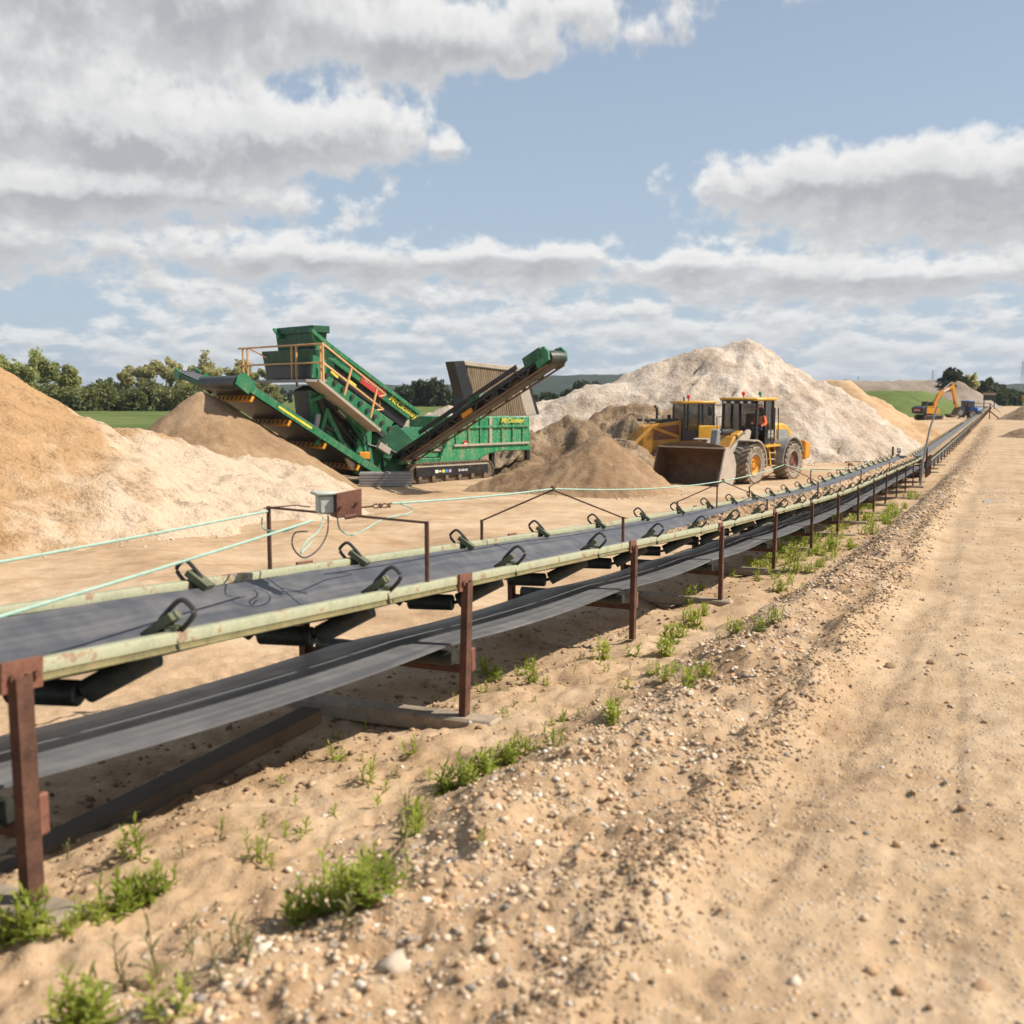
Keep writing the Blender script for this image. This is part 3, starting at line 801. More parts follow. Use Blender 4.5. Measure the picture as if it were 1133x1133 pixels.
# ---- light wire frames over the belt that carry the pull cord
def wire(pts, name, r=.009, mat='rust', parent=conv1):
    return MB().path(pts, r, 6).build(name, mat, parent)
def frame_at(s, hn, hf, apex=None, skew=0.0):
    z = rail_z(s)
    n_, f_ = (s + skew / 2, QN, z), (s - skew / 2, QF, z)
    wire([(n_[0], QN + .0, z + .0), (n_[0], QN, z + hn)], 'frame_post', .0135)
    wire([(f_[0], QF, z), (f_[0], QF, z + hf)], 'frame_post', .0135)
    if apex is None: wire([(n_[0], QN, z + hn - .008), (f_[0], QF, z + hf - .008)], 'frame_bar', .008)
    else:
        ap = (s, QC, z + apex)
        wire([(n_[0], QN, z + hn - .008), ap], 'frame_bar', .008); wire([ap, (f_[0], QF, z + hf - .008)], 'frame_bar', .008)
        MB().box((s, QC, z + apex + .012), (.05, .035, .05)).build('cord_eye', 'rust', conv1, smooth=False, bevel=.008)
frame_at(5.46, .36, .40)
frame_at(8.75, .22, .20, .46, .55)
frame_at(15.1, .16, .15, .42, .7)
for px in (809,):
    s_, z_ = on_side(809, 522, QC)
    wire([(s_, QC + .2, rail_z(s_) + .02), (s_, QC + .2, z_)], 'frame_post', .011)
frame_at(19.8, .30, .22, .60, .6)
frame_at(26.5, .35, .35, None, .3)
frame_at(33.5, .30, .30, None, .3)

# ---- brown gravel lying on the belt
mb = MB(); g = random.Random(3); s = 10.4; rows = []
while s < S_SPLIT - .3:
    grow = min(1.0, (s - 10.4) / 6.0)
    row = []
    for j in range(9):
        t = j / 8; q = QC - .36 + t * (.34 + .24 * grow)
        zb = float(np.interp(q - QC, [p[0] for p in BELT_TOP], [p[1] for p in BELT_TOP]))
        hgt = math.sin(PI * t) * (.05 + .10 * grow) * (0.3 + 1.3 * g.random()) + .004 * (1 if 0 < j < 8 else -1)
        row.append((s + g.uniform(-.02, .02), q + g.uniform(-.012, .012), belt_z(s) + zb + max(-.004, hgt)))
    rows.append(row); s += .06 if s < 25 else .15
for row in rows: mb.v += row
for i in range(len(rows) - 1):
    for j in range(8): mb.f.append((i * 9 + j, i * 9 + j + 1, (i + 1) * 9 + j + 1, (i + 1) * 9 + j))
o = mb.build('gravel_load', 'gravel_soil', None, smooth=False); o.location = conv1.location; o.rotation_euler = conv1.rotation_euler
tag(o, 'brown gravel lying along the moving belt', 'gravel', kind='stuff')
mb = MB(); s = S_SPLIT + 1.2
sec = [(-.40, .0), (-.2, -.03), (.0, -.09), (.12, -.15)]
rows = []
while s < S_END - 2:
    rows.append([(s, QC + q, belt_z(s) + d + g.uniform(0, .03)) for q, d in sec]); s += .7
for row in rows: mb.v += row
for i in range(len(rows) - 1):
    for j in range(3): mb.f.append((i * 4 + j, i * 4 + j + 1, (i + 1) * 4 + j + 1, (i + 1) * 4 + j))
o = mb.build('gravel_load', 'gravel_soil', None, smooth=False); o.location = conv1.location; o.rotation_euler = conv1.rotation_euler
tag(o, 'brown gravel lying along the distant belt', 'gravel', kind='stuff')

# ---- transfer point between the two conveyors: short posts and a feed box
for i, ds in enumerate((.2, .9, 1.6, 2.3, 3.0)):
    for q in (QN - .12, QF + .12):
        s = S_SPLIT + ds; w = wpt(s, q, 0); gz = ground_z(w.x, w.y)
        MB().beam((s, q, gz - .05), (s, q, rail_z(s) + .35), .08, .08, up=(1, 0, 0)).build('chute_post', 'rust', conv2, smooth=False)
for q in (QN - .12, QF + .12):
    MB().span((S_SPLIT + .1, q - .02, rail_z(S_SPLIT + 1) - .1), (S_SPLIT + 3.1, q + .02, rail_z(S_SPLIT + 1) + .2)).build('chute_side', 'dark_steel', conv2, smooth=False)
o = MB().lathe([(0, -.5), (.16, -.5), (.16, .5), (0, .5)], n=18).build('head_drum', 'roller_steel', conv1); o.location = (S_SPLIT + .02, QC, rail_z(S_SPLIT) - .17)

# ---- pull cords
def sag(a, b, d, n=14):
    a, b = Vector(a), Vector(b)
    return [a.lerp(b, i / n) - Vector((0, 0, d * 4 * (i / n) * (1 - i / n))) for i in range(n + 1)]
def pull_cord(pts, label, r=.0072):
    o = MB().path(pts, r, 7).build('pull_cord', 'cord_green'); tag(o, label, 'cord', 'green emergency pull cords')
    return o
def P(px, py, q):
    s, z = on_side(px, py, q); return wpt(s, q, z)
f1 = wpt(5.46, QF, rail_z(5.46) + .37)
c0 = P(0, 617, QF); cdir = (c0 - f1)
pull_cord(sag(f1 + cdir * 2.1, f1, .02), 'pale green pull cord tied to the top of the rusty corner post')
b0 = P(346, 576, QC - .05); b1 = P(0, 679, QC - .12)
pull_cord(sag(b0 + (b1 - b0) * 1.7, b0, .012), 'pale green pull cord crossing low over the belt to the switch box')
pts = sag(P(433, 557, QC), wpt(8.75, QC, rail_z(8.75) + .47), .012)
pts += sag(pts[-1], wpt(15.1, QC, rail_z(15.1) + .43), .05)[1:]
pts += sag(pts[-1], wpt(19.8, QC, rail_z(19.8) + .61), .03)[1:]
pts += sag(pts[-1], wpt(26.5, QC, rail_z(26.5) + .35), .06)[1:]
pts += sag(pts[-1], wpt(33.5, QC, rail_z(33.5) + .30), .06)[1:]
pull_cord(pts, 'long pale green pull cord strung from wire frame to wire frame over the belt')

# ---- switch box on the first frame
sb_s = 5.46; zc_ = rail_z(sb_s) + .385
sp, sz = on_side(372, 556, QC + .02)
box = thing('switch_box', 'weathered grey switch box with rusty cover plate on the wire frame', 'switch box', wpt(sp, QC + .02, sz), PI / 2 - ALPHA - R(40))
MB().span((-.115, -.05, -.06), (-.022, .05, .05)).build('housing', 'box_plastic', box, bevel=.01)
MB().span((-.14, -.066, .05), (-.01, .066, .068)).build('lid', 'box_plastic', box, bevel=.006)
MB().prism([(-.02, -.085), (.13, -.075), (.13, .085), (-.02, .062)], -.085, -.078).build('cover_plate', 'rust_pale', box, smooth=False)
MB().prism([(-.02, -.085), (-.014, -.085), (-.014, .062), (-.02, .062)], -.078, .06).build('cover_plate', 'rust_pale', box, smooth=False)
for x, z in ((.0, -.02), (.10, .0)):
    o = MB().lathe([(0, -.012), (.009, -.012), (.009, 0), (0, 0)], n=8).build('bolt', 'rust', box); o.location = (x, -.085, z)
o = MB().tube((.02, -.10, -.08), (.09, -.10, -.07), .014, n=10).build('lever', 'rust_pale', box)
MB().tube((.13, -.02, -.035), (.22, -.02, -.03), .006).build('link', 'rust', box)
for i in range(4):
    o = MB().path([(.0, .016 * math.cos(t), .012 * math.sin(t)) if i % 2 else (.02 * math.cos(t), .0, .012 * math.sin(t)) for t in np.linspace(0, 2 * PI, 12, endpoint=False)], .0045, 6, True).build('chain_link', 'rust', box); o.location = (.24 + .028 * i, -.02, -.03)
MB().path([(-.16, 0, -.02), (-.24, .0, -.005), (-.42, .05, -.02)], .004, 6).build('wire', 'rust', box)
def loopc(pts, name, mat, r=.0055):
    """smooth cable through points"""
    pts = [Vector(p) for p in pts]; res = []
    for i in range(len(pts) - 1):
        p0 = pts[max(i - 1, 0)]; p1 = pts[i]; p2 = pts[i + 1]; p3 = pts[min(i + 2, len(pts) - 1)]
        for k in range(8):
            t = k / 8
            res.append(.5 * ((2 * p1) + (p2 - p0) * t + (2 * p0 - 5 * p1 + 4 * p2 - p3) * t * t + (3 * p1 - p0 - 3 * p2 + p3) * t ** 3))
    res.append(pts[-1])
    return MB().path(res, r, 6).build(name, mat, box)
def L(px, py, q=QC):
    s, z = on_side(px, py, q); return Matrix.Rotation(R(40), 3, 'Z') @ Vector((s - sp, q - QC - .02, z - sz))
loopc([L(363, 570), L(362, 590), L(352, 608), L(336, 617), L(324, 605), L(326, 590), L(340, 588)], 'cable', 'black_paint', .0045)
loopc([L(358, 572), L(352, 588), L(338, 600), L(333, 612), L(345, 600)], 'cable', 'cord_green', .005)
loopc([L(373, 570), L(376, 585), L(388, 592), L(402, 587), L(425, 574), L(452, 568), L(455, 562), L(444, 558)], 'cable', 'cord_green', .005)
loopc([L(290, 572, QF - .1), L(292, 585, QF - .1), L(312, 588, QC + .1), L(330, 582)], 'cable', 'cord_green', .005)

# ---- small lamp box on the far rail, leaning pole, crossover steps
s_, z_ = on_side(1000, 497, QF + .1)
w = wpt(s_, QF + .3, 0); gz = ground_z(w.x, w.y)
lb = thing('lamp_box', 'small pale lamp box on splayed legs behind the conveyor', 'lamp box', (w.x, w.y, gz), PI / 2 - ALPHA)
hz = z_ - gz
MB().box((0, 0, hz), (.26, .22, .15)).build('housing', 'white_paint', lb, bevel=.02)
MB().box((0, 0, hz - .13), (.2, .18, .06)).build('bracket', 'dark_steel', lb)
for sg in (-1, 1): MB().tube((sg * .04, 0, hz - .12), (sg * .30, 0, -.03), .02, n=6).build('leg', 'dark_steel', lb)

p0 = at_depth(1019, 520, 41.0); gz = ground_z(p0.x, p0.y)
pole = MB().path([(0, 0, -.1), (.06, 0, .9), (.27, .02, 2.1), (.53, .03, 2.98)], [.05, .045, .04, .034], 8)
o = pole.build('leaning_pole', 'galvanised'); o.location = (p0.x, p0.y, gz)
tag(o, 'thin grey pole leaning beside the conveyor joint', 'pole')

ss = s_of(168, QN)
st = thing('access_steps', 'rusty crossover steps with handrails spanning the distant conveyor', 'steps', wpt(ss, QC, ground_z(*wpt(ss, QC, 0)[:2])), PI / 2 - ALPHA)
for q in (-1.55, 1.55):
    for x in (-.45, .45): MB().beam((x, q, -.05), (x, q, 2.5), .13, .13, up=(1, 0, 0)).build('post', 'rust', st, smooth=False)
    sg = 1 if q > 0 else -1
    for x in (-.45, .45):
        MB().beam((x, q, 1.25), (x, q + sg * 1.5, 0), .07, .16).build('stringer', 'rust', st, smooth=False)
        MB().beam((x, q, 2.4), (x, q + sg * 1.5, 1.0), .07, .07).build('handrail', 'rust', st, smooth=False)
    for i in range(5):
        t = (i + .5) / 5; MB().box((0, q + sg * 1.5 * t, 1.25 * (1 - t)), (.9, .26, .04)).build('tread', 'dusty_steel', st, smooth=False)
for x in (-.45, .45):
    for z in (1.9, 2.45): MB().beam((x, -1.55, z), (x, 1.55, z), .07, .07).build('handrail', 'rust', st, smooth=False)
MB().span((-.5, -1.6, 1.22), (.5, 1.6, 1.30)).build('deck', 'rust', st, smooth=False)

se = S_END + 1.5
tw = thing('transfer_tower', 'dark steel transfer tower at the far end of the conveyor', 'tower', wpt(se, QC, ground_z(*wpt(se, QC, 0)[:2])), PI / 2 - ALPHA)
for x in (-1.2, 1.2):
    for y in (-1.2, 1.2): MB().beam((x, y, -.1), (x, y, 3.6), .22, .22, up=(1, 0, 0)).build('post', 'rust', tw, smooth=False)
MB().span((-1.4, -1.4, 2.2), (1.4, 1.4, 3.5)).build('cladding', 'dark_steel', tw, smooth=False)
MB().prism([(-1.6, 3.5), (1.6, 3.5), (0, 4.1)], -1.6, 1.6).build('roof', 'rust', tw, smooth=False)
# ================================================================ MACHINES
def gz_at(x, y): return float(height(np.array([x]), np.array([y]), False)[0])

# ---------------------------------------------------------------- tracked screening machine
TH = R(42)
SX0, SY0 = -3.45, 44.6
SZ0 = gz_at(SX0, SY0) + .02
EX = np.array([math.cos(TH), math.sin(TH), 0]); EY = np.array([-math.sin(TH), math.cos(TH), 0])
O3 = np.array([SX0, SY0, SZ0 - CZ])
def S(px, py, c):
    """photograph point on the machine's upright plane at side offset c -> (x along, z)"""
    r = ray(px, py); t = (EY @ O3 + c) / (EY @ r); p = r * t - O3
    return float(EX @ p), float(p[2])
def ST(px, py, x):
    """photograph point on the machine's cross plane at x -> (c, z)"""
    r = ray(px, py); t = (EX @ O3 + x) / (EX @ r); p = r * t - O3
    return float(EY @ p), float(p[2])
scr = thing('screening_machine', 'tracked green screening machine with raised conveyors and yellow handrails', 'screener', (SX0, SY0, SZ0), TH)
def sprism(name, poly, c, c1, mat, parent=scr, bevel=.02, smooth=False):
    return MB().prism([S(x, y, c) for x, y in poly], c, c1).build(name, mat, parent, smooth=smooth, bevel=bevel)
def sbeam(name, a, b, ca, cb, w, mat, h=None, parent=scr):
    (x0, z0), (x1, z1) = S(*a, ca), S(*b, cb)
    return MB().beam((x0, ca, z0), (x1, cb, z1), w, h or w).build(name, mat, parent, smooth=False, bevel=.01)

# crawler tracks
def stadium(x0, x1, z0, z1, n=8):
    r = (z1 - z0) / 2; zc = (z0 + z1) / 2; pts = []
    for i in range(n + 1):
        t = PI / 2 + PI * i / n; pts.append((x0 + r + r * math.cos(t), zc + r * math.sin(t)))
    for i in range(n + 1):
        t = -PI / 2 + PI * i / n; pts.append((x1 - r + r * math.cos(t), zc + r * math.sin(t)))
    return pts
def track(parent, x0, x1, z0, z1, c0, c1, side, shoe_mat='track_steel', frame_mat='black_paint', n_roll=6):
    tr = MB().prism(stadium(x0 + .03, x1 - .03, z0 + .03, z1 - .03), c0 + .03, c1 - .03).build('track', shoe_mat, parent)
    pts = stadium(x0, x1, z0, z1, 6); tot = [(Vector((*a, 0)), Vector((*b, 0))) for a, b in zip(pts, pts[1:] + pts[:1])]
    me = None
    for a, b in tot:
        m = max(1, round((b - a).length / .19))
        for i in range(m):
            p = a.lerp(b, (i + .5) / m); d = (b - a).normalized()
            ang = math.atan2(d.y, d.x)
            if me is None: me = MB().box((0, 0, 0), (.165, c1 - c0, .05)).mesh('shoe', smooth=False)
            o = link('shoe', me, shoe_mat, tr); o.location = (p.x, (c0 + c1) / 2, p.y); o.rotation_euler = (0, -ang, 0)
    h = z1 - z0
    yy = c0 - .03 if side < 0 else c1 + .03
    f = MB().span((x0 + h * .45, yy - .03, z0 + h * .28), (x1 - h * .45, yy + .03, z0 + h * .80)).build('track_frame', frame_mat, tr, smooth=False, bevel=.015)
    MB().span((x0 + h * .45, yy - .04, z0 + h * .80), (x1 - h * .45, yy + .04, z0 + h * .86)).build('ledge', 'dusty_steel', f, smooth=False)
    rm = MB().lathe([(0, -.05), (.085, -.05), (.085, .05), (0, .05)], n=12).mesh('road_wheel')
    for i in range(n_roll):
        o = link('road_wheel', rm, 'track_steel', tr); o.location = (x0 + h * .7 + (x1 - x0 - h * 1.4) * i / (n_roll - 1), yy, z0 + h * .22)
    return f
xa, za = S(452, 536, -1.45); xb, zb = S(546, 530, -1.45)
f = track(scr, xa, xb, 0.0, .74, -1.45, -1.0, -1)
track(scr, xa, xb, 0.0, .74, 1.0, 1.45, 1)
for i, (mt, w) in enumerate((('white_paint', .16), ('white_paint', .10), ('yellow_letter', .14), ('sticker_blue', .16), ('sticker_pink', .10))):
    MB().box((xa + 1.35 + .17 * i, -1.515, .40), (w, .008, .12 if i != 1 else .07)).build('sticker', mt, f, smooth=False)
for i in range(5): MB().box((xa + 2.5 + .1 * i, -1.515, .40), (.05, .008, .10 - .03 * (i % 2))).build('sticker', 'white_paint', f, smooth=False)

# hopper with its tipping grid
hop = [(497, 461), (586, 461), (587, 498), (556, 499), (541, 502), (515, 517), (483, 524), (488, 505), (497, 484)]
hp = sprism('hopper', hop, -1.35, 1.35, 'green_panel', bevel=.03)
for px in (505, 519, 532, 543, 556, 568, 579):
    w = .07 if px == 543 else .045
    (x0, z0), (x1, z1) = S(px, 462, -1.40), S(px, 493, -1.40)
    MB().span((x0 - w, -1.40, z1), (x0 + w, -1.34, z0)).build('rib', 'dusty_steel' if px == 543 else 'green_panel', hp, smooth=False, bevel=.01)
for py, mt in ((473, 'green_panel'), (493, 'dusty_steel')):
    (x0, z0), (x1, z1) = S(503, py, -1.43), S(586, py, -1.43)
    MB().span((x0, -1.43, z0 - .04), (x1, -1.35, z0 + .04)).build('rail', mt, hp, smooth=False)
x0, z0 = S(515, 491, -1.41); o = MB().lathe([(0, -.01), (.13, -.01), (.13, .02), (0, .02)], n=18).build('sign', 'red_sticker', hp); o.location = (x0, -1.41, z0)
MB().box((0, -.014, 0), (.17, .008, .05)).build('bar', 'white_paint', o, smooth=False)
x0, z0 = S(566.5, 464.5, -1.44)
letters('McCloskey', .28, 'yellow_letter', hp, Matrix.Translation((x0, -1.445, z0 - .03)) @ Matrix.Rotation(PI / 2, 4, 'X'), shear=.3, bold=.004)
for px in (544, 583):
    (x0, z0), (x1, z1) = S(px, 499, -1.1), S(px, 509, -1.1)
    MB().span((x0 - .08, -1.2, 0.0), (x0 + .08, -1.0, z0 + .2)).build('support_leg', 'black_paint', scr, smooth=False)
# tipping grid: caked panel of upright bars
TC = .6
gl = [(515, 401), (574, 407), (583, 459), (524, 460)]
gr = sprism('tipping_grid', [(517, 403), (573, 408), (581, 460), (525, 460)], TC + .10, TC + .16, 'black_paint', bevel=0)
nb = 24
for i in range(nb):
    t = (i + .5) / nb
    a = (gl[0][0] + (gl[1][0] - gl[0][0]) * t, gl[0][1] + (gl[1][1] - gl[0][1]) * t)
    b_ = (gl[3][0] + (gl[2][0] - gl[3][0]) * t, gl[3][1] + (gl[2][1] - gl[3][1]) * t)
    (x0, z0), (x1, z1) = S(*a, TC), S(*b_, TC)
    MB().beam((x0, TC, z0), (x1, TC, z1), .10, .10, up=(1, 0, 0)).build('grid_bar', 'caked_steel', gr, smooth=False)
sprism('grid_edge', [(513, 399), (556, 404), (575, 405), (575, 411), (555, 409), (513, 404)], TC - .12, TC + .3, 'dusty_steel', gr)
sprism('grid_side', [(502, 400), (514, 399), (523, 430), (526, 478), (508, 480), (512, 440)], TC - .25, TC + .35, 'black_paint', gr)  # black colour carries the shade of the left end face
sprism('grid_side', [(570, 416), (581, 413), (594, 459), (582, 460)], TC - .06, TC + .2, 'dusty_steel', gr)  # pale colour paints in the sunlit right end face
sprism('grid_side', [(581, 413), (586, 420), (597, 458), (593, 459)], TC + .02, TC + .4, 'black_paint', gr)

# chassis and power pack
sprism('chassis', [(425, 527), (424, 506), (470, 503), (520, 500), (515, 517), (483, 524)], -1.0, 1.0, 'dark_shaded_green')
pk = sprism('engine_housing', [(456, 491), (482, 473), (500, 485), (501, 505), (455, 507)], -1.15, .9, 'green_panel')
sprism('engine_panel', [(463, 488), (474, 488), (474, 501), (463, 501)], -1.19, -1.14, 'dark_shaded_green', pk)
sprism('engine_panel', [(478, 486), (496, 484), (496, 498), (478, 499)], -1.19, -1.14, 'green_paint', pk)
sprism('data_plate', [(480, 495), (491, 495), (491, 499), (480, 499)], -1.22, -1.18, 'dusty_steel', pk, bevel=0)
sprism('side_beam', [(442, 508), (505, 506), (505, 511), (442, 514)], -1.30, -1.0, 'green_paint')
sprism('side_beam', [(484, 478), (497, 474), (513, 490), (503, 500)], -1.22, -.9, 'green_paint')
sprism('fuel_tank', [(455, 514), (470, 512), (500, 511), (500, 518), (456, 519)], -1.2, .8, 'green_paint')

# main support frame under the screen box
sprism('upright', [(395, 525), (392, 510), (399, 470), (412, 470), (411, 495), (416, 525)], -1.1, -.85, 'green_paint')
sprism('upright', [(395, 525), (392, 510), (399, 470), (412, 470), (411, 495), (416, 525)], .85, 1.1, 'green_paint')
sprism('underframe', [(347, 432), (358, 426), (420, 480), (440, 472), (455, 520), (396, 521), (352, 482)], -.7, .75, 'dark_steel')
sprism('gearbox', [(412, 520), (412, 480), (440, 470), (462, 492), (450, 520)], -.9, .9, 'dark_shaded_green')
sprism('tool_box', [(398, 508), (410, 508), (410, 500), (398, 500)], -1.25, -1.1, 'orange_paint')
sprism('side_frame', [(343, 431), (356, 437), (363, 470), (400, 506), (398, 520), (382, 505), (346, 470)], -.95, -.8, 'green_paint')
sprism('side_frame', [(343, 431), (356, 437), (363, 470), (400, 506), (398, 520), (382, 505), (346, 470)], .8, .95, 'dark_shaded_green')
sprism('pivot_panel', [(346, 472), (358, 462), (372, 484), (394, 512), (392, 522), (376, 500)], -1.05, -.95, 'green_paint')
for a, b_, w, m in (((362, 452), (351, 492), .14, 'green_paint'), ((352, 458), (349, 476), .16, 'galvanised'), ((361, 455), (391, 517), .17, 'green_paint'), ((379, 492), (391, 519), .20, 'dusty_steel'),
                    ((342, 444), (372, 432), .14, 'green_paint'), ((372, 446), (402, 478), .16, 'green_paint'), ((356, 470), (372, 478), .12, 'dark_steel'), ((384, 462), (404, 492), .13, 'dark_shaded_green')):
    sbeam('strut', a, b_, -1.12, -1.12, w, m)
for i, (a, b_, cc) in enumerate((((363, 444), (394, 470), -1.0), ((370, 462), (404, 500), -1.02), ((386, 478), (408, 486), -1.0), ((352, 470), (388, 500), -1.1), ((400, 488), (428, 492), -1.05), ((420, 484), (447, 512), -1.1), ((432, 498), (470, 508), -1.2), ((470, 476), (505, 498), -1.25))):
    (x0, z0), (x1, z1) = S(*a, cc), S(*b_, cc)
    MB().path([(x0, cc, z0), (x0 * .7 + x1 * .3, cc - .08, z0 * .7 + z1 * .3 - .12), (x0 * .3 + x1 * .7, cc - .06, z0 * .3 + z1 * .7 - .16), (x1, cc, z1)], .035, 6).build('hydraulic_hose', 'black_paint', scr)
for a, b_, cc, w, m in (((352, 440), (362, 466), -1.0, .2, 'dark_steel'), ((410, 470), (424, 482), -1.05, .22, 'dark_steel'), ((392, 456), (400, 464), -1.1, .25, 'caked_steel'), ((374, 452), (384, 462), -1.0, .22, 'dusty_steel'), ((418, 492), (430, 500), -1.1, .25, 'dusty_steel'), ((452, 500), (460, 508), -1.25, .2, 'red_sticker'), ((446, 502), (452, 512), -1.2, .22, 'dusty_steel')):
    sbeam('valve_block', a, b_, cc, cc, w, m)
sbeam('hydraulic_hose', (405, 482), (409, 512), -1.2, -1.2, .05, 'black_paint')

# screen box, inclined
bx = sprism('screen_box', [(350, 387), (345, 366), (362, 380), (464, 457), (452, 464)], -.98, -.86, 'green_paint', bevel=.03)
sprism('side_plate', [(350, 387), (345, 366), (362, 380), (464, 457), (452, 464)], .95, 1.07, 'dark_shaded_green', bx)
sprism('rim', [(345, 363), (362, 377), (466, 456), (464, 459), (361, 382), (345, 367)], -1.08, -.86, 'green_paint', bx, bevel=.01)
sprism('deck', [(352, 386), (452, 462), (446, 474), (352, 404)], -.85, .95, 'black_paint', bx)
sprism('screen_cloth', [(352, 383), (366, 386), (455, 456), (450, 459)], -.85, .95, 'track_steel', bx)
x0, z0 = S(413.5, 426.5, -1.0); (xA, zA), (xB, zB) = S(400, 413, -1.0), S(427, 433, -1.0); ang = math.atan2(zB - zA, xB - xA)
rot = Matrix.Rotation(-ang, 4, 'Y')
o = MB().box((0, 0, 0), (1.2, .02, .46)).build('sticker', 'red_sticker', bx, smooth=False); o.matrix_local = Matrix.Translation((x0, -1.0, z0)) @ rot
r_ = random.Random(4); pts = []
for i in range(19): pts.append((-.44 + i * .049, -.014, (.11 if i % 2 else -.10) * (1.0 if i in (1, 2, 7, 13) else r_.uniform(.55, .8))))
MB().path(pts, .020, 5).build('scrawl', 'white_paint', o)
x0, z0 = S(446, 450.5, -1.0)
letters('McCloskey', .34, 'yellow_letter', bx, Matrix.Translation((x0, -1.0, z0)) @ rot @ Matrix.Rotation(PI / 2, 4, 'X'), shear=.3, bold=.005)
lp = sprism('lower_plate', [(351, 406), (385, 431), (436, 467), (428, 482), (352, 424)], -1.05, -.93, 'green_paint', bevel=.02)
for px, py in ((362, 415), (371, 423), (380, 430), (390, 439), (399, 446), (407, 454), (415, 461), (423, 468), (431, 474)):
    x0, z0 = S(px, py, -1.08); o = MB().lathe([(0, -.05), (.085, -.05), (.085, .03), (0, .03)], n=10).build('spring_mount', 'dark_steel', lp); o.location = (x0, -1.07, z0)
for a, b_ in (((366, 417), (374, 424)), ((379, 424), (388, 431)), ((386, 427), (394, 433))):
    sbeam('caution_strip', (a[0], a[1] - 6), (b_[0], b_[1] - 6), -1.09, -1.09, .03, 'yellow_letter', .09, lp)

# feed boxes at the tail end
xT = S(357, 420, -1.75)[0]
xB_ = xT + .15
def tbox(name, p0, p1, x0, x1, mat, flare=0.0):
    (c0, z0), (c1, z1) = ST(*p0, x0), ST(*p1, x0)
    lo, hi = min(c0, c1), max(c0, c1); zl, zh = min(z0, z1), max(z0, z1)
    vs = [(x0 + flare, lo + flare, zl), (x1, lo + flare, zl), (x1, hi - flare, zl), (x0 + flare, hi - flare, zl), (x0, lo, zh), (x1, lo, zh), (x1, hi, zh), (x0, hi, zh)]
    return MB().raw(vs, [(0, 1, 2, 3), (4, 5, 6, 7), (0, 1, 5, 4), (1, 2, 6, 5), (2, 3, 7, 6), (3, 0, 4, 7)]).build(name, mat, scr, smooth=False, bevel=.03)
fb = tbox('feed_box', (349, 420), (289, 389), xB_, xB_ + .9, 'dark_shaded_green', .15)  # shade of the tail-facing boxes is in their colour
fb2 = tbox('feed_box', (346, 389), (304, 366), xB_ + .25, xB_ + .9, 'dark_shaded_green', .08)
tbox('box_lip', (346, 368), (306, 363), xB_ + .2, xB_ + .95, 'dark_shaded_green')
(c0, z0), (c1, z1) = ST(347, 403, xB_ - .01), ST(293, 419, xB_ - .01)
MB().span((xB_ + .02, min(c0, c1) + .1, z1), (xB_ + .09, max(c0, c1) - .2, z0)).build('rubber_curtain', 'black_paint', scr, smooth=False)
(c0, z0), (c1, z1) = ST(305, 364, xB_ + .2), ST(310, 374, xB_ + .2)
MB().beam((xB_ + .2, c0, z0), (xB_ + .2, c1 - .1, z1), .25, .08).build('lip', 'green_paint', fb2, smooth=False)
(c0, z0), (c1, z1) = ST(331, 393, xB_ - .1), ST(345, 418, xB_ - .1)
MB().prism([(xB_ - .12, z1), (xB_ - .05, z0), (xB_ + .5, z0 - .2), (xB_ + .5, z1)], c1 - .06, c1 + .06).build('gusset', 'green_paint', scr, smooth=False)

# walkway with handrails
wk = sprism('walkway', [(354, 419), (422, 475), (421, 478), (353, 422)], -1.95, -.95, 'dusty_steel', bevel=.01)
cT0 = -1.85; cT1 = ST(266, 400, xT - .35)[0]
zT = S(355, 420, -1.85)[1]
MB().span((xT - .75, cT0, zT - .09), (xT + .12, ST(283, 420, xT - .35)[0], zT)).build('platform', 'grey_steel', scr, smooth=False, bevel=.01)
for i in range(6):
    t = (i + .5) / 6; (x0, z0) = S(354 + 68 * t, 421 + 56 * t, -1.85)
    MB().beam((x0, -1.83, z0 - .06), (x0, -1.1, z0 - .06), .06, .05).build('tread_bar', 'track_steel', wk, smooth=False)
def rail(pts, r=.038):
    MB().path(pts, r, 7).build('handrail', 'rail_yellow', scr)
top = [(*ST(264, 386, xT - .7), xT - .7), (*ST(356, 380, xT - .7), xT - .7)]
zr_t = S(357, 380, -1.85)[1]; zr_m = S(357, 401, -1.85)[1]
xq = S(357, 380, -1.85)[0]
xe, ze = S(427, 437, -1.85); xm, zm_ = S(424, 453, -1.85)
cE = ST(264, 390, xq)[0]
rail([(xq, cE, zr_t), (xq, -1.85, zr_t), (xe, -1.85, ze)]); rail([(xe, -1.85, ze), (xe - .3, -1.85, ze - .06), (xe - .28, -1.85, ze - .4)])
rail([(xq, cE + .0, zr_m), (xq, -1.85, zr_m), (xm, -1.85, zm_)]); rail([(xm, -1.85, zm_), (xm - .3, -1.85, zm_ - .03)])
for cc in (ST(269, 400, xq)[0], ST(274, 400, xq)[0], ST(323, 400, xq)[0], ST(328, 400, xq)[0], -1.70, -1.85):
    MB().beam((xq, cc, zr_t), (xq, cc, zT - .02 - (0.25 if cc < 0 else -.0)), .065, .065, up=(1, 0, 0)).build('rail_post', 'rail_yellow', scr, smooth=False)
for (a, b_) in (((389, 407), (381, 437)), ((417, 430), (410, 462))):
    (x0, z0), (x1, z1) = S(*a, -1.85), S(*b_, -1.85); MB().beam((x0, -1.85, z0), (x1, -1.85, z1), .065, .065, up=(1, 0, 0)).build('rail_post', 'rail_yellow', scr, smooth=False)
(c0, z0), (c1, z1) = ST(275, 388, xq), ST(291, 396, xq)
rail([(xq, c0, zr_t), (xq + .2, c1, z1)], .03)

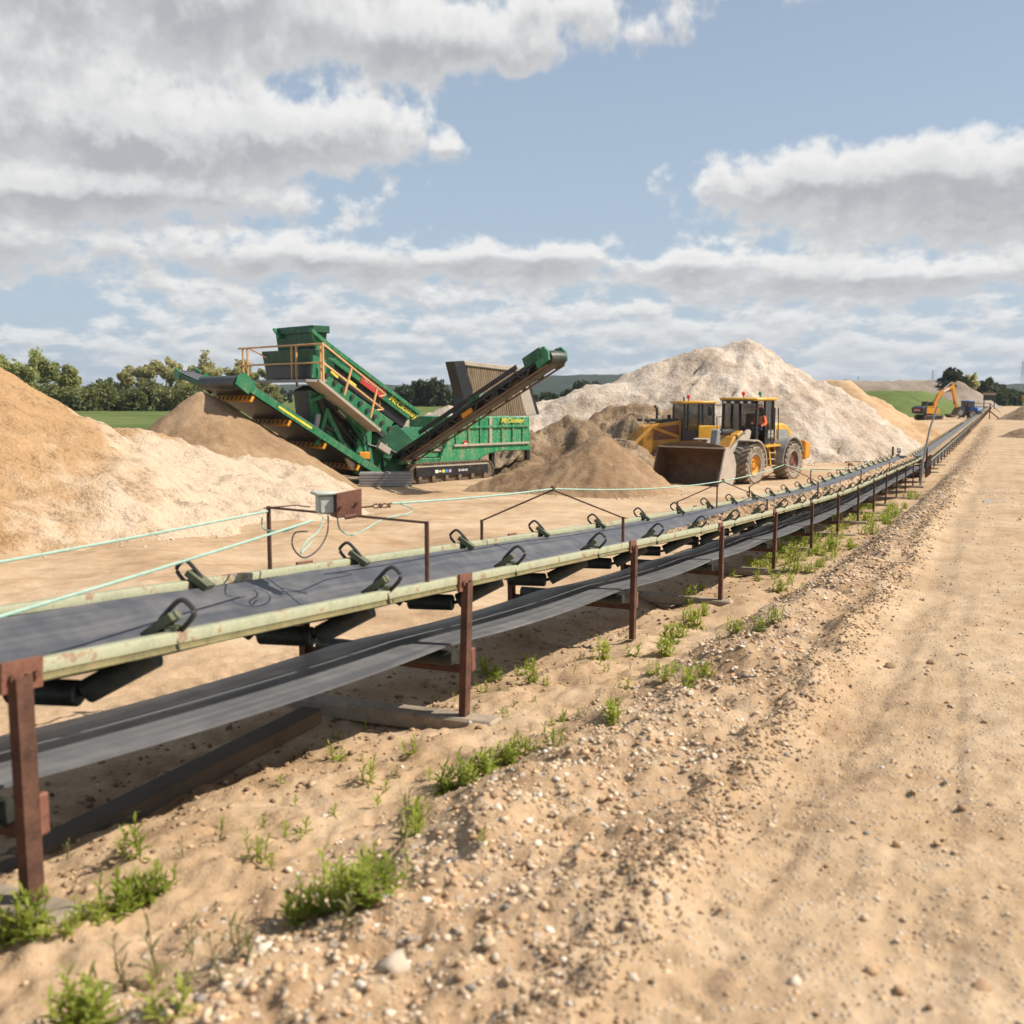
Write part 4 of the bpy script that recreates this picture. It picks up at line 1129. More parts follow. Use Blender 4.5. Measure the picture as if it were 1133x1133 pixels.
# ---- conveyors folded out from the machine: frame, belt, drum, idler guards, lettering
def arm_conveyor(p0, p1, half, depth, frame_mat, n_guard, guard=True, name='conveyor_arm'):
    """p0 low end, p1 high end in machine coordinates"""
    a, b = Vector(p0), Vector(p1); d = (b - a); Lc = d.length; x = d.normalized()
    y = Vector((0, 0, 1)).cross(x).normalized(); z = x.cross(y)
    M = Matrix((x, y, z)).transposed().to_4x4(); M.translation = a
    arm = MB().span((0, half - .06, -depth), (Lc, half, 0)).span((0, -half, -depth), (Lc, -half + .06, 0)).build(name, frame_mat, scr, smooth=False, bevel=.01)
    arm.matrix_local = M
    def part(nm, mb, mat, smooth=False): return mb.build(nm, mat, arm, smooth=smooth, bevel=.0)
    part('belt', MB().span((.1, -half + .1, .02), (Lc, half - .1, .05)), 'belt_rubber')
    part('belt', MB().span((.1, -half + .1, -depth - .04), (Lc, half - .1, -depth - .01)), 'black_paint')
    part('drum', MB().lathe([(0, -half + .07), (.24, -half + .07), (.255, 0), (.24, half - .07), (0, half - .07)], (Lc, 0, -.17), 20), 'roller_steel', True)
    part('drum', MB().lathe([(0, -half + .07), (.2, -half + .07), (.2, half - .07), (0, half - .07)], (.1, 0, -.17), 16), 'roller_steel', True)
    for sg in (-1, 1):
        part('end_plate', MB().prism([(Lc - .45, -.36), (Lc + .15, -.30), (Lc + .2, -.02), (Lc + .05, .22), (Lc - .5, .12)], sg * half - .045, sg * half + .045), 'green_paint')
    for i in range(n_guard):
        xx = Lc * (i + .6) / n_guard
        if guard:
            g = part('roller_guard', MB().span((xx - .05, -half + .02, -depth - .26), (xx + .05, half - .02, -depth - .05)), 'orange_paint')
            for k in range(9):
                part_y = -half + .12 + (2 * half - .24) * k / 8
                MB().span((xx - .07, part_y - .035, -depth - .22), (xx + .07, part_y + .035, -depth - .08)).build('slot', 'black_paint', g, smooth=False)
        part('cross_tie', MB().span((xx + .25, -half + .01, -depth + .02), (xx + .32, half - .01, -depth + .14)), 'dark_steel')
    return arm, Lc, M
# tail conveyor
xd = S(247, 424, 0)[0]; zd = S(247, 424, 0)[1]
half_t = max(.8, (ST(224, 424, xd)[0] - ST(266, 424, xd)[0]) / 2 * .98)
ta, Lt, Mt = arm_conveyor((S(400, 520, 0)[0], 0, .55), (xd, 0, zd + .15), half_t, .26, 'green_paint', 4)
for a, b_ in ((.52, .75),):
    MB().span((Lt * a, -half_t - .012 + (2 * half_t), -.17), (Lt * b_, -half_t - .0 + 2 * half_t + .012, -.09)).build('stripe', 'yellow_letter', ta, smooth=False)
# near side conveyor: dark, reaching towards the road
def side_point(px, py, x):
    c, z = ST(px, py, x); return (x, c, z)
xs = S(440, 505, -1.0)[0] + .2
pa = side_point(436, 508, xs); pb = side_point(612, 391, xs)
na, Ln, Mn = arm_conveyor(pa, pb, .40, .16, 'black_paint', 5, guard=False)
MB().span((Ln * .1, -.2, -.40), (Ln * .99, .2, -.38)).build('return_belt', 'black_paint', na, smooth=False)
for i in range(6):
    xx = Ln * (.12 + .15 * i)
    MB().span((xx, -.4, -.40), (xx + .06, .4, .0)).build('cross_tie', 'dark_steel', na, smooth=False)
for sg in (-1, 1):
    MB().span((Ln * .25, sg * .42 - .02, .06), (Ln * .86, sg * .42 + .02, .22)).build('skirt', 'black_paint', na, smooth=False)
    MB().span((Ln - 1.0, sg * .42 - .04, -.10), (Ln - .1, sg * .42 + .04, .26)).build('end_plate', 'dark_shaded_green', na, smooth=False)
MB().span((Ln * .58, -.46, -.05), (Ln * .64, .46, .12)).build('bracket', 'dark_shaded_green', na, smooth=False)
MB().span((Ln * .52, -.46, -.36), (Ln * .58, -.40, -.2)).build('guard', 'orange_paint', na, smooth=False)
for sg in (-1, 1):
    for i in range(9):
        x_ = Ln * (.08 + .1 * i)
        MB().beam((x_, sg * .38, -.38), (x_ + Ln * .05, sg * .38, -.02), .04, .05).beam((x_ + Ln * .05, sg * .38, -.02), (x_ + Ln * .1, sg * .38, -.38), .04, .05).build('lattice', 'dark_steel', na, smooth=False)
    MB().span((Ln * .06, sg * .38 - .03, -.43), (Ln, sg * .38 + .03, -.38)).build('chord', 'bucket_steel', na, smooth=False)
# far side conveyor
pa = side_point(330, 470, xs); pb = side_point(206, 412, xs)
arm_conveyor((xs, 1.0, 1.0), pb, .55, .2, 'dark_shaded_green', 3, guard=False)

# slatted steel pallet box against the tracks
pb_ = at_depth(427, 537, 40.6); g0 = gz_at(pb_.x, pb_.y)
pbx = thing('steel_crate', 'low grey slatted steel crate standing against the crawler track', 'crate', (pb_.x, pb_.y, g0), R(8))
MB().span((-.98, -.25, 0), (.98, .35, .54)).build('body', 'grey_steel', pbx, smooth=False, bevel=.02)
for i in range(5): MB().span((-1.0, -.28, .04 + .105 * i), (1.0, -.25, .09 + .105 * i)).build('slat', 'galvanised', pbx, smooth=False)

# ---------------------------------------------------------------- shared: big tyre
def lug_tyre(r, w, n=22):
    mb = MB(); h = w / 2
    mb.lathe([(r * .56, -h * .80), (r * .70, -h * .98), (r * .86, -h), (r * .94, -h * .86), (r * .95, 0), (r * .94, h * .86), (r * .86, h), (r * .70, h * .98), (r * .56, h * .80)], n=44)
    for i in range(n):
        for sg in (-1, 1):
            t = 2 * PI * (i + (.5 if sg > 0 else 0)) / n
            c = Vector((math.cos(t) * r * .965, sg * h * .48, math.sin(t) * r * .965))
            rot = Matrix.Rotation(-t, 3, 'Y') @ Matrix.Rotation(sg * .45, 3, 'X')
            mb.box(c, (r * .10, h * 1.0, r * .145), rot)
    return mb
def wheel(parent, loc, r, w, side, rim_mat, rotz=0.0, tyre_me=None):
    o = link('wheel', tyre_me, 'tyre_rubber', parent); o.location = loc; o.rotation_euler = (0, random.uniform(0, 2), rotz)
    h = w / 2 * side
    MB().lathe([(r * .57, h * .78), (r * .53, h * .86), (r * .50, h * .70), (r * .30, h * .45), (r * .28, h * .62), (r * .10, h * .66), (0, h * .66)], n=28).build('rim', rim_mat, o)
    MB().lathe([(r * .62, h * .82), (r * .585, h * .95), (r * .53, h * .93), (r * .52, h * .80)], n=28).build('rim_ring', 'grey_steel', o)
    bm_ = MB().lathe([(0, h * .7), (r * .035, h * .7), (r * .035, h * .5)], n=6).mesh('wheel_nut')
    for i in range(10):
        t = 2 * PI * i / 10; b = link('wheel_nut', bm_, 'dark_steel', o); b.location = (r * .2 * math.cos(t), 0, r * .2 * math.sin(t))
    return o

def cab(parent, x0, x1, y0, y1, z0, z1, roof_mat, lean=0.0, mullion=True, open_door=False):
    """glazed cab: corner posts, sills, glass panes and an overhanging roof"""
    cb = MB().span((x0, y0, z0), (x1, y1, z0 + .12)).build('cab', 'black_paint', parent, smooth=False, bevel=.02)
    for x, xt in ((x0, x0 + lean), (x1, x1 - lean)):
        for y in (y0, y1):
            MB().beam((x, y, z0), (xt, y, z1), .09, .09, up=(1, 0, 0)).build('pillar', 'black_paint', cb, smooth=False)
    for y in (y0, y1):
        MB().span((x0, y - .03, z0), (x1 if not (open_door and y == y1) else (x0 + x1) / 2, y + .03, z0 + (z1 - z0) * .28)).build('panel', 'black_paint', cb, smooth=False)
        if mullion:
            xm_ = (x0 + x1) / 2; MB().beam((xm_, y, z0), (xm_, y, z1), .08, .08, up=(1, 0, 0)).build('pillar', 'black_paint', cb, smooth=False)
            for a, b in ((x0 + .05, xm_ - .04), (xm_ + .04, x1 - .05)):
                if open_door and y == y1 and a > xm_: continue
                MB().span((a, y - .01, z0 + (z1 - z0) * .28), (b, y + .01, z1)).build('window', 'glass', cb, smooth=False)
        else:
            MB().span((x0 + .05, y - .01, z0 + (z1 - z0) * .28), (x1 - .05, y + .01, z1)).build('window', 'glass', cb, smooth=False)
    for x in (x0, x1): MB().span((x - .01, y0 + .05, z0 + .2), (x + .01, y1 - .05, z1)).build('window', 'glass', cb, smooth=False)
    rf = MB().span((x0 - .12, y0 - .10, z1), (x1 + .14, y1 + .10, z1 + .13)).build('roof', roof_mat, cb, bevel=.05)
    return cb, rf

# ---------------------------------------------------------------- wheel loader
LH = math.atan2(-.77, -.64)
LX, LY = 9.62, 44.7
LZ = gz_at(LX, LY)
ld = thing('wheel_loader', 'dusty yellow wheel loader with lowered wide bucket and lugged tyres', 'wheel loader', (LX, LY, LZ), LH)
tm = lug_tyre(.80, .66).mesh('wheel')
for x in (1.68, -1.72):
    for sg in (-1, 1): wheel(ld, (x, sg * 1.04, .78), .80, .66, sg, 'orange_paint' if x > 0 else 'rust_pale', 0, tm)
for x in (1.68, -1.72): MB().tube((x, -1.0, .78), (x, 1.0, .78), .2, n=12).build('axle', 'orange_paint', ld)
MB().prism([(-3.1, .7), (-.35, .62), (-.2, 1.2), (-.6, 1.55), (-3.1, 1.6)], -.55, .55).build('rear_frame', 'orange_paint', ld, smooth=False, bevel=.03)
MB().prism([(.1, .6), (2.3, .55), (2.55, 1.0), (1.75, 1.85), (1.0, 2.1), (.5, 1.6), (.1, 1.3)], -.40, .40).build('front_frame', 'yellow_paint', ld, smooth=False, bevel=.03)
MB().tube((.0, 0, .55), (.0, 0, 1.5), .22, n=12).build('pivot', 'orange_paint', ld)
hood = [(-.95, 1.6), (-.95, 2.38), (-2.2, 2.34), (-2.75, 2.2), (-3.05, 1.9), (-3.15, 1.5), (-3.15, 1.25), (-2.2, 1.3)]
hd = MB().prism(hood, -.62, .62).build('engine_hood', 'cab_yellow', ld, bevel=.09)
MB().prism([(-1.5, 1.75), (-1.5, 2.1), (-2.5, 2.05), (-2.75, 1.75)], .62, .64).build('grille', 'grey_steel', hd, smooth=False)
MB().prism([(-3.2, .75), (-3.75, .85), (-3.75, 1.45), (-3.2, 1.6)], -1.15, 1.15).build('counterweight', 'orange_paint', ld, smooth=False, bevel=.05)
MB().tube((-1.6, -.35, 2.3), (-1.6, -.35, 2.95), .07, n=10).build('exhaust', 'dark_steel', ld)
def fender(x, y, r, w, a0, a1, mat):
    n = 9; pts = [(x + r * math.cos(a0 + (a1 - a0) * i / n), .8 + r * math.sin(a0 + (a1 - a0) * i / n)) for i in range(n + 1)]
    pts += [(x + (r - .05) * math.cos(a1 + (a0 - a1) * i / n), .8 + (r - .05) * math.sin(a1 + (a0 - a1) * i / n)) for i in range(n + 1)]
    return MB().prism(pts, y - w / 2, y + w / 2).build('fender', mat, ld, angle=60)
for sg in (-1, 1):
    fender(1.68, sg * 1.02, .98, .64, R(75), R(190), 'dusty_steel')
    fender(-1.72, sg * 1.02, 1.0, .62, R(-5), R(160), 'grey_steel')
cb, rf = cab(ld, -.95, .62, -.75, .75, 1.5, 3.28, 'cab_yellow', .08, True, True)
MB().span((-.5, -.3, 1.65), (-.05, .3, 2.1)).build('seat', 'black_paint', cb, bevel=.05); MB().span((-.62, -.28, 2.1), (-.45, .28, 2.75)).build('seat', 'black_paint', cb, bevel=.05)
MB().beam((.45, 0, 1.6), (.25, 0, 2.25), .08).build('steering_column', 'black_paint', cb, smooth=False)
MB().span((.45, -.7, 3.18), (.82, .7, 3.30)).build('visor', 'black_paint', cb, bevel=.02)
for i, y in enumerate((-.55, -.2, .2, .55)): MB().box((.80, y, 3.22), (.06, .14, .09)).build('work_lamp', 'white_paint', cb, bevel=.01)
for y, m_ in ((-.25, 'lamp_red'), (.5, 'lamp_green')):
    bcn = MB().tube((-.2, y, 3.41), (-.2, y, 3.5), .02, n=6).build('beacon_stem', 'black_paint', cb); MB().lathe([(0, 0), (.07, 0), (.07, .1), (.04, .15), (0, .15)], (-.2, y, 3.5), 12, 'z').build('beacon', m_, bcn)
for sg in (-1, 1):
    MB().path([(.62, sg * .75, 3.1), (.95, sg * 1.15, 3.12), (.95, sg * 1.15, 2.95)], .02, 6).build('mirror_arm', 'black_paint', ld)
    MB().box((.95, sg * 1.17, 2.85), (.07, .2, .36)).build('mirror', 'black_paint', ld, bevel=.03)
for x in (-.92, -.6, -.28): MB().beam((x, .98, 1.65), (x, .98, 3.0), .035, .035, up=(1, 0, 0)).build('handrail', 'black_paint', ld, smooth=False)
MB().path([(.62, -.95, 1.6), (.66, -1.0, 2.6), (.62, -.8, 2.65)], .02, 6).build('handrail', 'black_paint', ld)
for k in range(4): MB().span((-.75, .78, .62 + .26 * k), (-.25, 1.08 - .05 * k, .66 + .26 * k)).build('step', 'dusty_steel', ld, smooth=False)
for x in (-.75, -.25): MB().beam((x, 1.02, .6), (x, .9, 1.55), .04, .08, up=(1, 0, 0)).build('step_side', 'cab_yellow', ld, smooth=False)
MB().span((-.95, .75, 1.42), (.35, 1.1, 1.50)).build('side_platform', 'cab_yellow', ld, smooth=False)
pl = MB().box((-.62, .795, 1.92), (.5, .02, .34)).build('notice_plate', 'grey_steel', ld, smooth=False)
for k in range(6): MB().box((-.62 + .14 * (k % 3 - 1), .81, 2.0 - .15 * (k // 3)), (.1, .01, .08)).build('marking', 'white_paint', pl, smooth=False)
# lift arms, linkage, bucket
for sg in (-1, 1):
    MB().prism([(.85, 2.08), (1.05, 2.16), (2.3, 1.50), (3.4, .80), (3.63, .46), (3.47, .30), (3.0, .62), (2.05, 1.05), (.95, 1.78)], sg * .62 - .07, sg * .62 + .07).build('lift_arm', 'dusty_steel', ld, smooth=False, bevel=.02)
    MB().tube((.6, sg * .45, 1.0), (1.7, sg * .55, 1.25), .1, n=10).build('lift_cylinder', 'dark_steel', ld)
MB().tube((1.1, 0, 2.05), (2.15, 0, 2.05), .12, n=12).build('tilt_cylinder', 'dark_steel', ld)
MB().tube((2.1, 0, 2.05), (2.5, 0, 2.08), .06, n=10).build('cylinder_rod', 'galvanised', ld)
MB().prism([(2.42, 2.2), (2.6, 2.15), (2.75, 1.5), (2.6, .75), (2.4, .8), (2.35, 1.5)], -.14, .14).build('rocker', 'grey_steel', ld, smooth=False, bevel=.02)
MB().beam((2.5, 0, .8), (3.5, 0, .66), .12, .16).build('link', 'dark_steel', ld, smooth=False)
MB().tube((2.05, -.7, 1.25), (2.05, .7, 1.25), .12, n=10).build('cross_tube', 'grey_steel', ld)
prof = [(4.55, .03), (3.75, .03), (3.42, .16), (3.22, .45), (3.20, .85), (3.36, 1.20), (3.72, 1.42), (4.0, 1.46)]
inner = [(x + (.05 if x < 3.9 else 0), z + (.045 if z < .7 else -.045)) for x, z in prof]
BW = 1.45
prof = [(x + .35, z * 1.06) for x, z in prof]; inner = [(x + (.05 if x < 4.25 else 0), z + (.045 if z < .7 else -.045)) for x, z in prof]
bk = MB().prism(prof + inner[::-1], -BW, BW).build('bucket', 'bucket_steel', ld, angle=50)
for sg in (-1, 1):
    MB().prism(prof + [(4.43, 1.42), (4.77, .48)], sg * BW - .03, sg * BW + .03).build('side_plate', 'dusty_steel' if sg > 0 else 'bucket_steel', bk, smooth=False)
gv = [(-BW, 1.5), (BW, 1.5)] + [(BW - 2 * BW * i / 10, 1.56 + .20 * math.sin(PI * i / 10) ** .6) for i in range(11)]
MB().raw([(4.30, y, z) for y, z in gv] + [(4.34, y, z) for y, z in gv], [tuple(range(13)), tuple(range(25, 12, -1))] + [(i, 13 + i, 13 + (i + 1) % 13, (i + 1) % 13) for i in range(13)]).build('spill_guard', 'bucket_steel', bk, smooth=False)
MB().span((4.83, -BW, .0), (5.07, BW, .05)).build('cutting_edge', 'dusty_steel', bk, smooth=False)
MB().span((4.01, -BW - .01, 1.515), (4.40, BW + .01, 1.57)).build('lip', 'dusty_steel', bk, smooth=False)

# ---------------------------------------------------------------- person at the loader's controls
def skin_body(name, edges, mat, parent, sub=1):
    """edges: list of (point, radius) chains sharing joints by name"""
    joints, bones = edges
    names = list(joints); me = bpy.data.meshes.new(name)
    me.from_pydata([joints[n][0] for n in names], [(names.index(a), names.index(b)) for a, b in bones], [])
    o = link(name, me, mat, parent)
    sk = o.modifiers.new('skin', 'SKIN'); sk.use_smooth_shade = True
    for i, n in enumerate(names):
        r_ = joints[n][1]; me.skin_vertices[0].data[i].radius = (r_, r_) if not isinstance(r_, tuple) else r_
    me.skin_vertices[0].data[0].use_root = True
    sb = o.modifiers.new('sub', 'SUBSURF'); sb.levels = sub; sb.render_levels = sub
    return o
pw = ld.matrix_basis if False else Matrix.Translation((LX, LY, LZ)) @ Matrix.Rotation(LH, 4, 'Z')
seat_p = pw @ Vector((-.12, .52, 2.08))
man = thing('person', 'person in orange hi-vis jacket and red cap sitting in the loader cab', 'person', seat_p, LH)
J = {'pelvis': ((0, 0, .08), .15), 'waist': ((.02, .02, .26), .135), 'chest': ((.06, .06, .46), (.17, .13)), 'neck': ((.09, .09, .62), .055), 'head0': ((.11, .10, .72), .075), 'head1': ((.115, .105, .80), .092), 'head2': ((.11, .105, .88), .07),
     'shL': ((.05, .25, .53), .075), 'elL': ((.16, .37, .27), .058), 'wrL': ((.36, .33, .20), .042), 'haL': ((.44, .30, .20), .04),
     'shR': ((.07, -.13, .53), .075), 'elR': ((.22, -.20, .28), .058), 'wrR': ((.42, -.12, .28), .042), 'haR': ((.50, -.10, .28), .04),
     'hipL': ((.02, .10, .05), .10), 'knL': ((.44, .14, .08), .075), 'anL': ((.48, .14, -.36), .05), 'toL': ((.62, .15, -.40), .04),
     'hipR': ((.02, -.10, .05), .10), 'knR': ((.44, -.12, .08), .075), 'anR': ((.48, -.12, -.36), .05), 'toR': ((.62, -.12, -.40), .04)}
Bn = [('pelvis', 'waist'), ('waist', 'chest'), ('chest', 'neck'), ('neck', 'head0'), ('head0', 'head1'), ('head1', 'head2'), ('chest', 'shL'), ('shL', 'elL'), ('elL', 'wrL'), ('wrL', 'haL'),
      ('chest', 'shR'), ('shR', 'elR'), ('elR', 'wrR'), ('wrR', 'haR'), ('pelvis', 'hipL'), ('hipL', 'knL'), ('knL', 'anL'), ('anL', 'toL'), ('pelvis', 'hipR'), ('hipR', 'knR'), ('knR', 'anR'), ('anR', 'toR')]
skin_body('body', (J, Bn), 'skin', man)
def sub(names, grow): return {n: (J[n][0], tuple(v + grow for v in J[n][1]) if isinstance(J[n][1], tuple) else J[n][1] + grow) for n in names}
up = ['pelvis', 'waist', 'chest', 'shL', 'elL', 'wrL', 'shR', 'elR', 'wrR']
skin_body('jacket', (sub(up, .022), [b for b in Bn if b[0] in up and b[1] in up]), 'hivis', man)
dn = ['pelvis', 'hipL', 'knL', 'anL', 'hipR', 'knR', 'anR']
skin_body('trousers', (sub(dn, .015), [b for b in Bn if b[0] in dn and b[1] in dn]), 'navy_cloth', man)
cp = MB().lathe([(.105, 0), (.108, .04), (.09, .10), (.05, .13), (0, .135)], (.11, .105, .83), 16, 'z').build('cap', 'lamp_red', man)
MB().prism([(.18, .83), (.32, .82), (.32, .835), (.18, .85)], .03, .18).build('peak', 'lamp_red', cp)
MB().box((.20, .105, .775), (.035, .03, .045)).build('nose', 'skin', man, bevel=.012)

# ---------------------------------------------------------------- bulldozer
DX, DY = 8.15, 52.3
dz_ = thing('bulldozer', 'yellow tracked bulldozer with dark cab parked behind the loader bucket', 'bulldozer', (DX, DY, gz_at(DX, DY) + .12), R(190))
for c0, c1, sd in ((-1.3, -.75, -1), (.75, 1.3, 1)):
    track(dz_, -1.5, 1.75, 0.0, 1.0, c0, c1, sd, frame_mat='yellow_paint')
hd = MB().prism([(.15, .7), (.15, 2.2), (1.75, 2.0), (2.1, 1.9), (2.1, .75), (1.6, .6)], -.5, .5).build('engine_hood', 'yellow_paint', dz_, smooth=False, bevel=.05)
for sg in (-1, 1):
    MB().prism([(.3, 1.35), (1.55, 1.25), (1.55, 1.85), (.3, 2.0)], sg * .5 - .015, sg * .5 + .015).build('side_door', 'rust_pale', hd, smooth=False)
    MB().beam((.3, sg * .52, 1.4), (1.55, sg * .52, 1.85), .03, .14).build('door_rib', 'yellow_paint', hd, smooth=False)
MB().span((.3, -.45, 2.12), (1.5, .45, 2.26)).build('hood_top', 'dark_steel', hd, smooth=False, bevel=.03)
MB().path([(1.3, .2, 2.1), (1.3, .2, 2.75), (1.42, .2, 2.9)], .065, 8).build('exhaust', 'dark_steel', dz_)
MB().tube((.7, .2, 2.2), (.7, .2, 2.45), .09, n=10).build('air_cleaner', 'dark_steel', dz_)
MB().prism([(-1.6, .7), (.15, .7), (.15, 1.25), (-1.6, 1.35)], -.7, .7).build('chassis', 'yellow_paint', dz_, smooth=False, bevel=.03)
cb, rf = cab(dz_, -1.35, .18, -.78, .78, 1.25, 2.98, 'cab_yellow', .04)
MB().span((-1.6, -.85, 1.2), (-.55, -.72, 1.95)).build('fuel_tank', 'cab_yellow', dz_, smooth=False, bevel=.04)
MB().span((-1.6, .72, 1.2), (-.55, .85, 1.95)).build('fuel_tank', 'cab_yellow', dz_, smooth=False, bevel=.04)
bcn = MB().tube((-.3, .1, 3.1), (-.3, .1, 3.22), .025, n=6).build('beacon_stem', 'black_paint', cb); MB().lathe([(0, 0), (.08, 0), (.08, .12), (.05, .18), (0, .18)], (-.3, .1, 3.22), 12, 'z').build('beacon', 'lamp_red', bcn)
MB().tube((0, .3, 3.1), (0, .3, 3.3), .04, n=8).build('work_lamp', 'black_paint', cb)
bl = [(2.95, 0.0), (2.72, .35), (2.70, .8), (2.86, 1.25), (2.80, 1.27), (2.63, .8), (2.64, .33), (2.88, -.02)]
bld = MB().prism(bl, -1.7, 1.7).build('blade', 'dusty_steel', dz_, smooth=False)
for sg in (-1, 1):
    MB().beam((.2, sg * 1.42, .45), (2.7, sg * 1.42, .4), .16, .24).build('push_arm', 'yellow_paint', dz_, smooth=False)
    MB().beam((1.6, sg * .62, 2.0), (2.75, sg * .85, .95), .10, .14).build('lift_cylinder', 'yellow_paint', dz_, smooth=False)
    MB().box((1.9, sg * .62, 2.2), (.26, .14, .14)).build('head_lamp', 'dark_steel', dz_, bevel=.02)

# ---------------------------------------------------------------- excavator
ep = on_ground(1027, 464.5); EXX, EYY = ep.x, ep.y
esc = EYY / 168.0
ev = thing('excavator', 'orange tracked excavator with black counterweight and arched boom by the grass bank', 'excavator', (EXX, EYY, ep.z), R(22)); ev.scale = (.87, .87, .87)
for c0, c1, sd in ((-1.35, -.8, -1), (.8, 1.35, 1)): track(ev, -1.9, 2.1, 0, .85, c0, c1, sd)
MB().tube((0, 0, .8), (0, 0, 1.1), .7, n=16).build('slew_ring', 'dark_steel', ev)
MB().prism([(-1.6, 1.05), (1.3, 1.05), (1.3, 1.9), (.6, 2.2), (-1.6, 2.2)], -1.3, 1.3).build('house', 'orange_paint', ev, smooth=False, bevel=.05)
cw = MB().prism([(-1.6, 1.0), (-2.5, 1.15), (-2.6, 2.1), (-1.6, 2.45)], -1.38, 1.38).build('counterweight', 'black_paint', ev, smooth=False, bevel=.1)
nm_ = MB().box((-2.60, -.1, 1.7), (.05, 1.6, .42)).build('name_plate', 'red_sticker', cw, smooth=False)
pts = [(-2.64, -.7 + i * .085, 1.7 + (.11 if i % 2 else -.11)) for i in range(15)]
MB().path(pts, .03, 5).build('scrawl', 'white_paint', nm_)
MB().span((-1.5, -1.35, 2.2), (.5, 1.0, 2.32)).build('hood_edge', 'cab_yellow', ev, smooth=False)
cb, rf = cab(ev, -.35, 1.35, .35, 1.35, 1.2, 3.0, 'black_paint', .05)
MB().tube((-1.2, -.4, 2.3), (-1.2, -.4, 2.75), .07, n=8).build('exhaust', 'dark_steel', ev)
boom = [(.9, 1.5), (1.3, 1.35), (1.7, 2.9), (2.4, 4.0), (3.6, 4.85), (5.1, 5.45), (5.2, 5.8), (4.9, 5.85), (3.2, 5.35), (1.9, 4.5), (1.05, 3.1)]
bm_ = MB().prism(boom, -.24, .24).build('boom', 'orange_paint', ev, smooth=False, bevel=.03)
MB().prism([(3.0, 4.75), (4.2, 5.25), (4.1, 5.5), (2.9, 5.0)], -.26, -.25).build('sticker', 'white_paint', bm_, smooth=False)
MB().prism([(4.9, 6.5), (5.3, 6.4), (6.1, 3.2), (6.45, 2.1), (6.15, 2.0), (5.4, 3.6), (4.85, 5.4)], -.2, .2).build('stick', 'orange_paint', ev, smooth=False, bevel=.03)
MB().tube((1.5, .0, 2.0), (3.1, .0, 4.5), .11, n=8).build('boom_cylinder', 'galvanised', ev)
MB().tube((3.2, 0, 5.4), (4.9, 0, 6.45), .1, n=8).build('stick_cylinder', 'galvanised', ev)
MB().tube((5.35, 0, 5.8), (5.6, 0, 2.6), .08, n=8).build('bucket_cylinder', 'dark_steel', ev)
bp = [(6.5, 2.2), (6.2, 1.2), (5.6, .5), (4.7, .35), (4.2, .8), (4.35, 1.0), (4.85, .65), (5.5, .8), (5.95, 1.4)]
MB().prism(bp, -.75, .75).build('bucket', 'bucket_steel', ev, smooth=False, bevel=.03)

# ---------------------------------------------------------------- blue tractor
tp = on_ground(1079, 462.5)
tr = thing('tractor', 'blue tractor with glazed cab standing beyond the excavator bucket', 'tractor', (tp.x, tp.y + 2, tp.z), R(-70))
tm2 = lug_tyre(.85, .5, 16).mesh('wheel'); tm3 = lug_tyre(.55, .38, 16).mesh('wheel')
for sg in (-1, 1):
    wheel(tr, (-1.0, sg * .85, .83), .85, .5, sg, 'white_paint', 0, tm2); wheel(tr, (1.4, sg * .8, .54), .55, .38, sg, 'white_paint', 0, tm3)
MB().prism([(.1, .9), (2.0, .85), (2.1, 1.2), (1.9, 1.65), (.1, 1.85)], -.4, .4).build('bonnet', 'blue_paint', tr, smooth=False, bevel=.06)
MB().prism([(-1.4, .6), (2.0, .5), (2.0, .9), (-1.4, 1.0)], -.3, .3).build('chassis', 'dark_steel', tr, smooth=False)
cab(tr, -1.4, .15, -.65, .65, 1.1, 2.65, 'blue_paint', .06)
for sg in (-1, 1): MB().prism([(-1.9, 1.3), (-1.6, 1.75), (-.5, 1.8), (-.1, 1.4), (-.2, 1.35), (-.6, 1.7), (-1.5, 1.65)], sg * .85 - .27, sg * .85 + .27).build('fender', 'blue_paint', tr, smooth=False)
MB().tube((.8, -.3, 1.8), (.8, -.3, 2.6), .05, n=8).build('exhaust', 'dark_steel', tr)

# ---------------------------------------------------------------- far lorries
for px, cm, bm2, lab in ((1117, 'white_paint', 'white_paint', 'small white van parked beyond the end of the conveyor'), (1133, 'orange_paint', 'orange_paint', 'small orange tipper lorry parked beyond the end of the conveyor')):
    p = at_depth(px, 441, 400); g0 = gz_at(p.x, p.y)
    v = thing('parked_van' if cm == 'white_paint' else 'tipper_lorry', lab, 'van' if cm == 'white_paint' else 'lorry', (p.x, p.y, g0), R(175))
    MB().prism([(1.6, .5), (1.6, 2.5), (2.6, 2.4), (3.2, 1.5), (3.2, .5)], -1.0, 1.0).build('cab', cm, v, smooth=False, bevel=.08)
    MB().prism([(-3.0, .7), (-3.0, 2.9), (1.5, 2.9), (1.5, .7)], -1.1, 1.1).build('body', bm2, v, smooth=False, bevel=.08)
    MB().prism([(2.5, 1.55), (2.45, 2.25), (2.7, 2.2), (3.05, 1.55)], -1.02, 1.02).build('window', 'glass', v, smooth=False)
    wm = lug_tyre(.48, .3, 12).mesh('wheel')
    for x in (-2.0, 2.3):
        for sg in (-1, 1): o = link('wheel', wm, 'tyre_rubber', v); o.location = (x, sg * .95, .48)
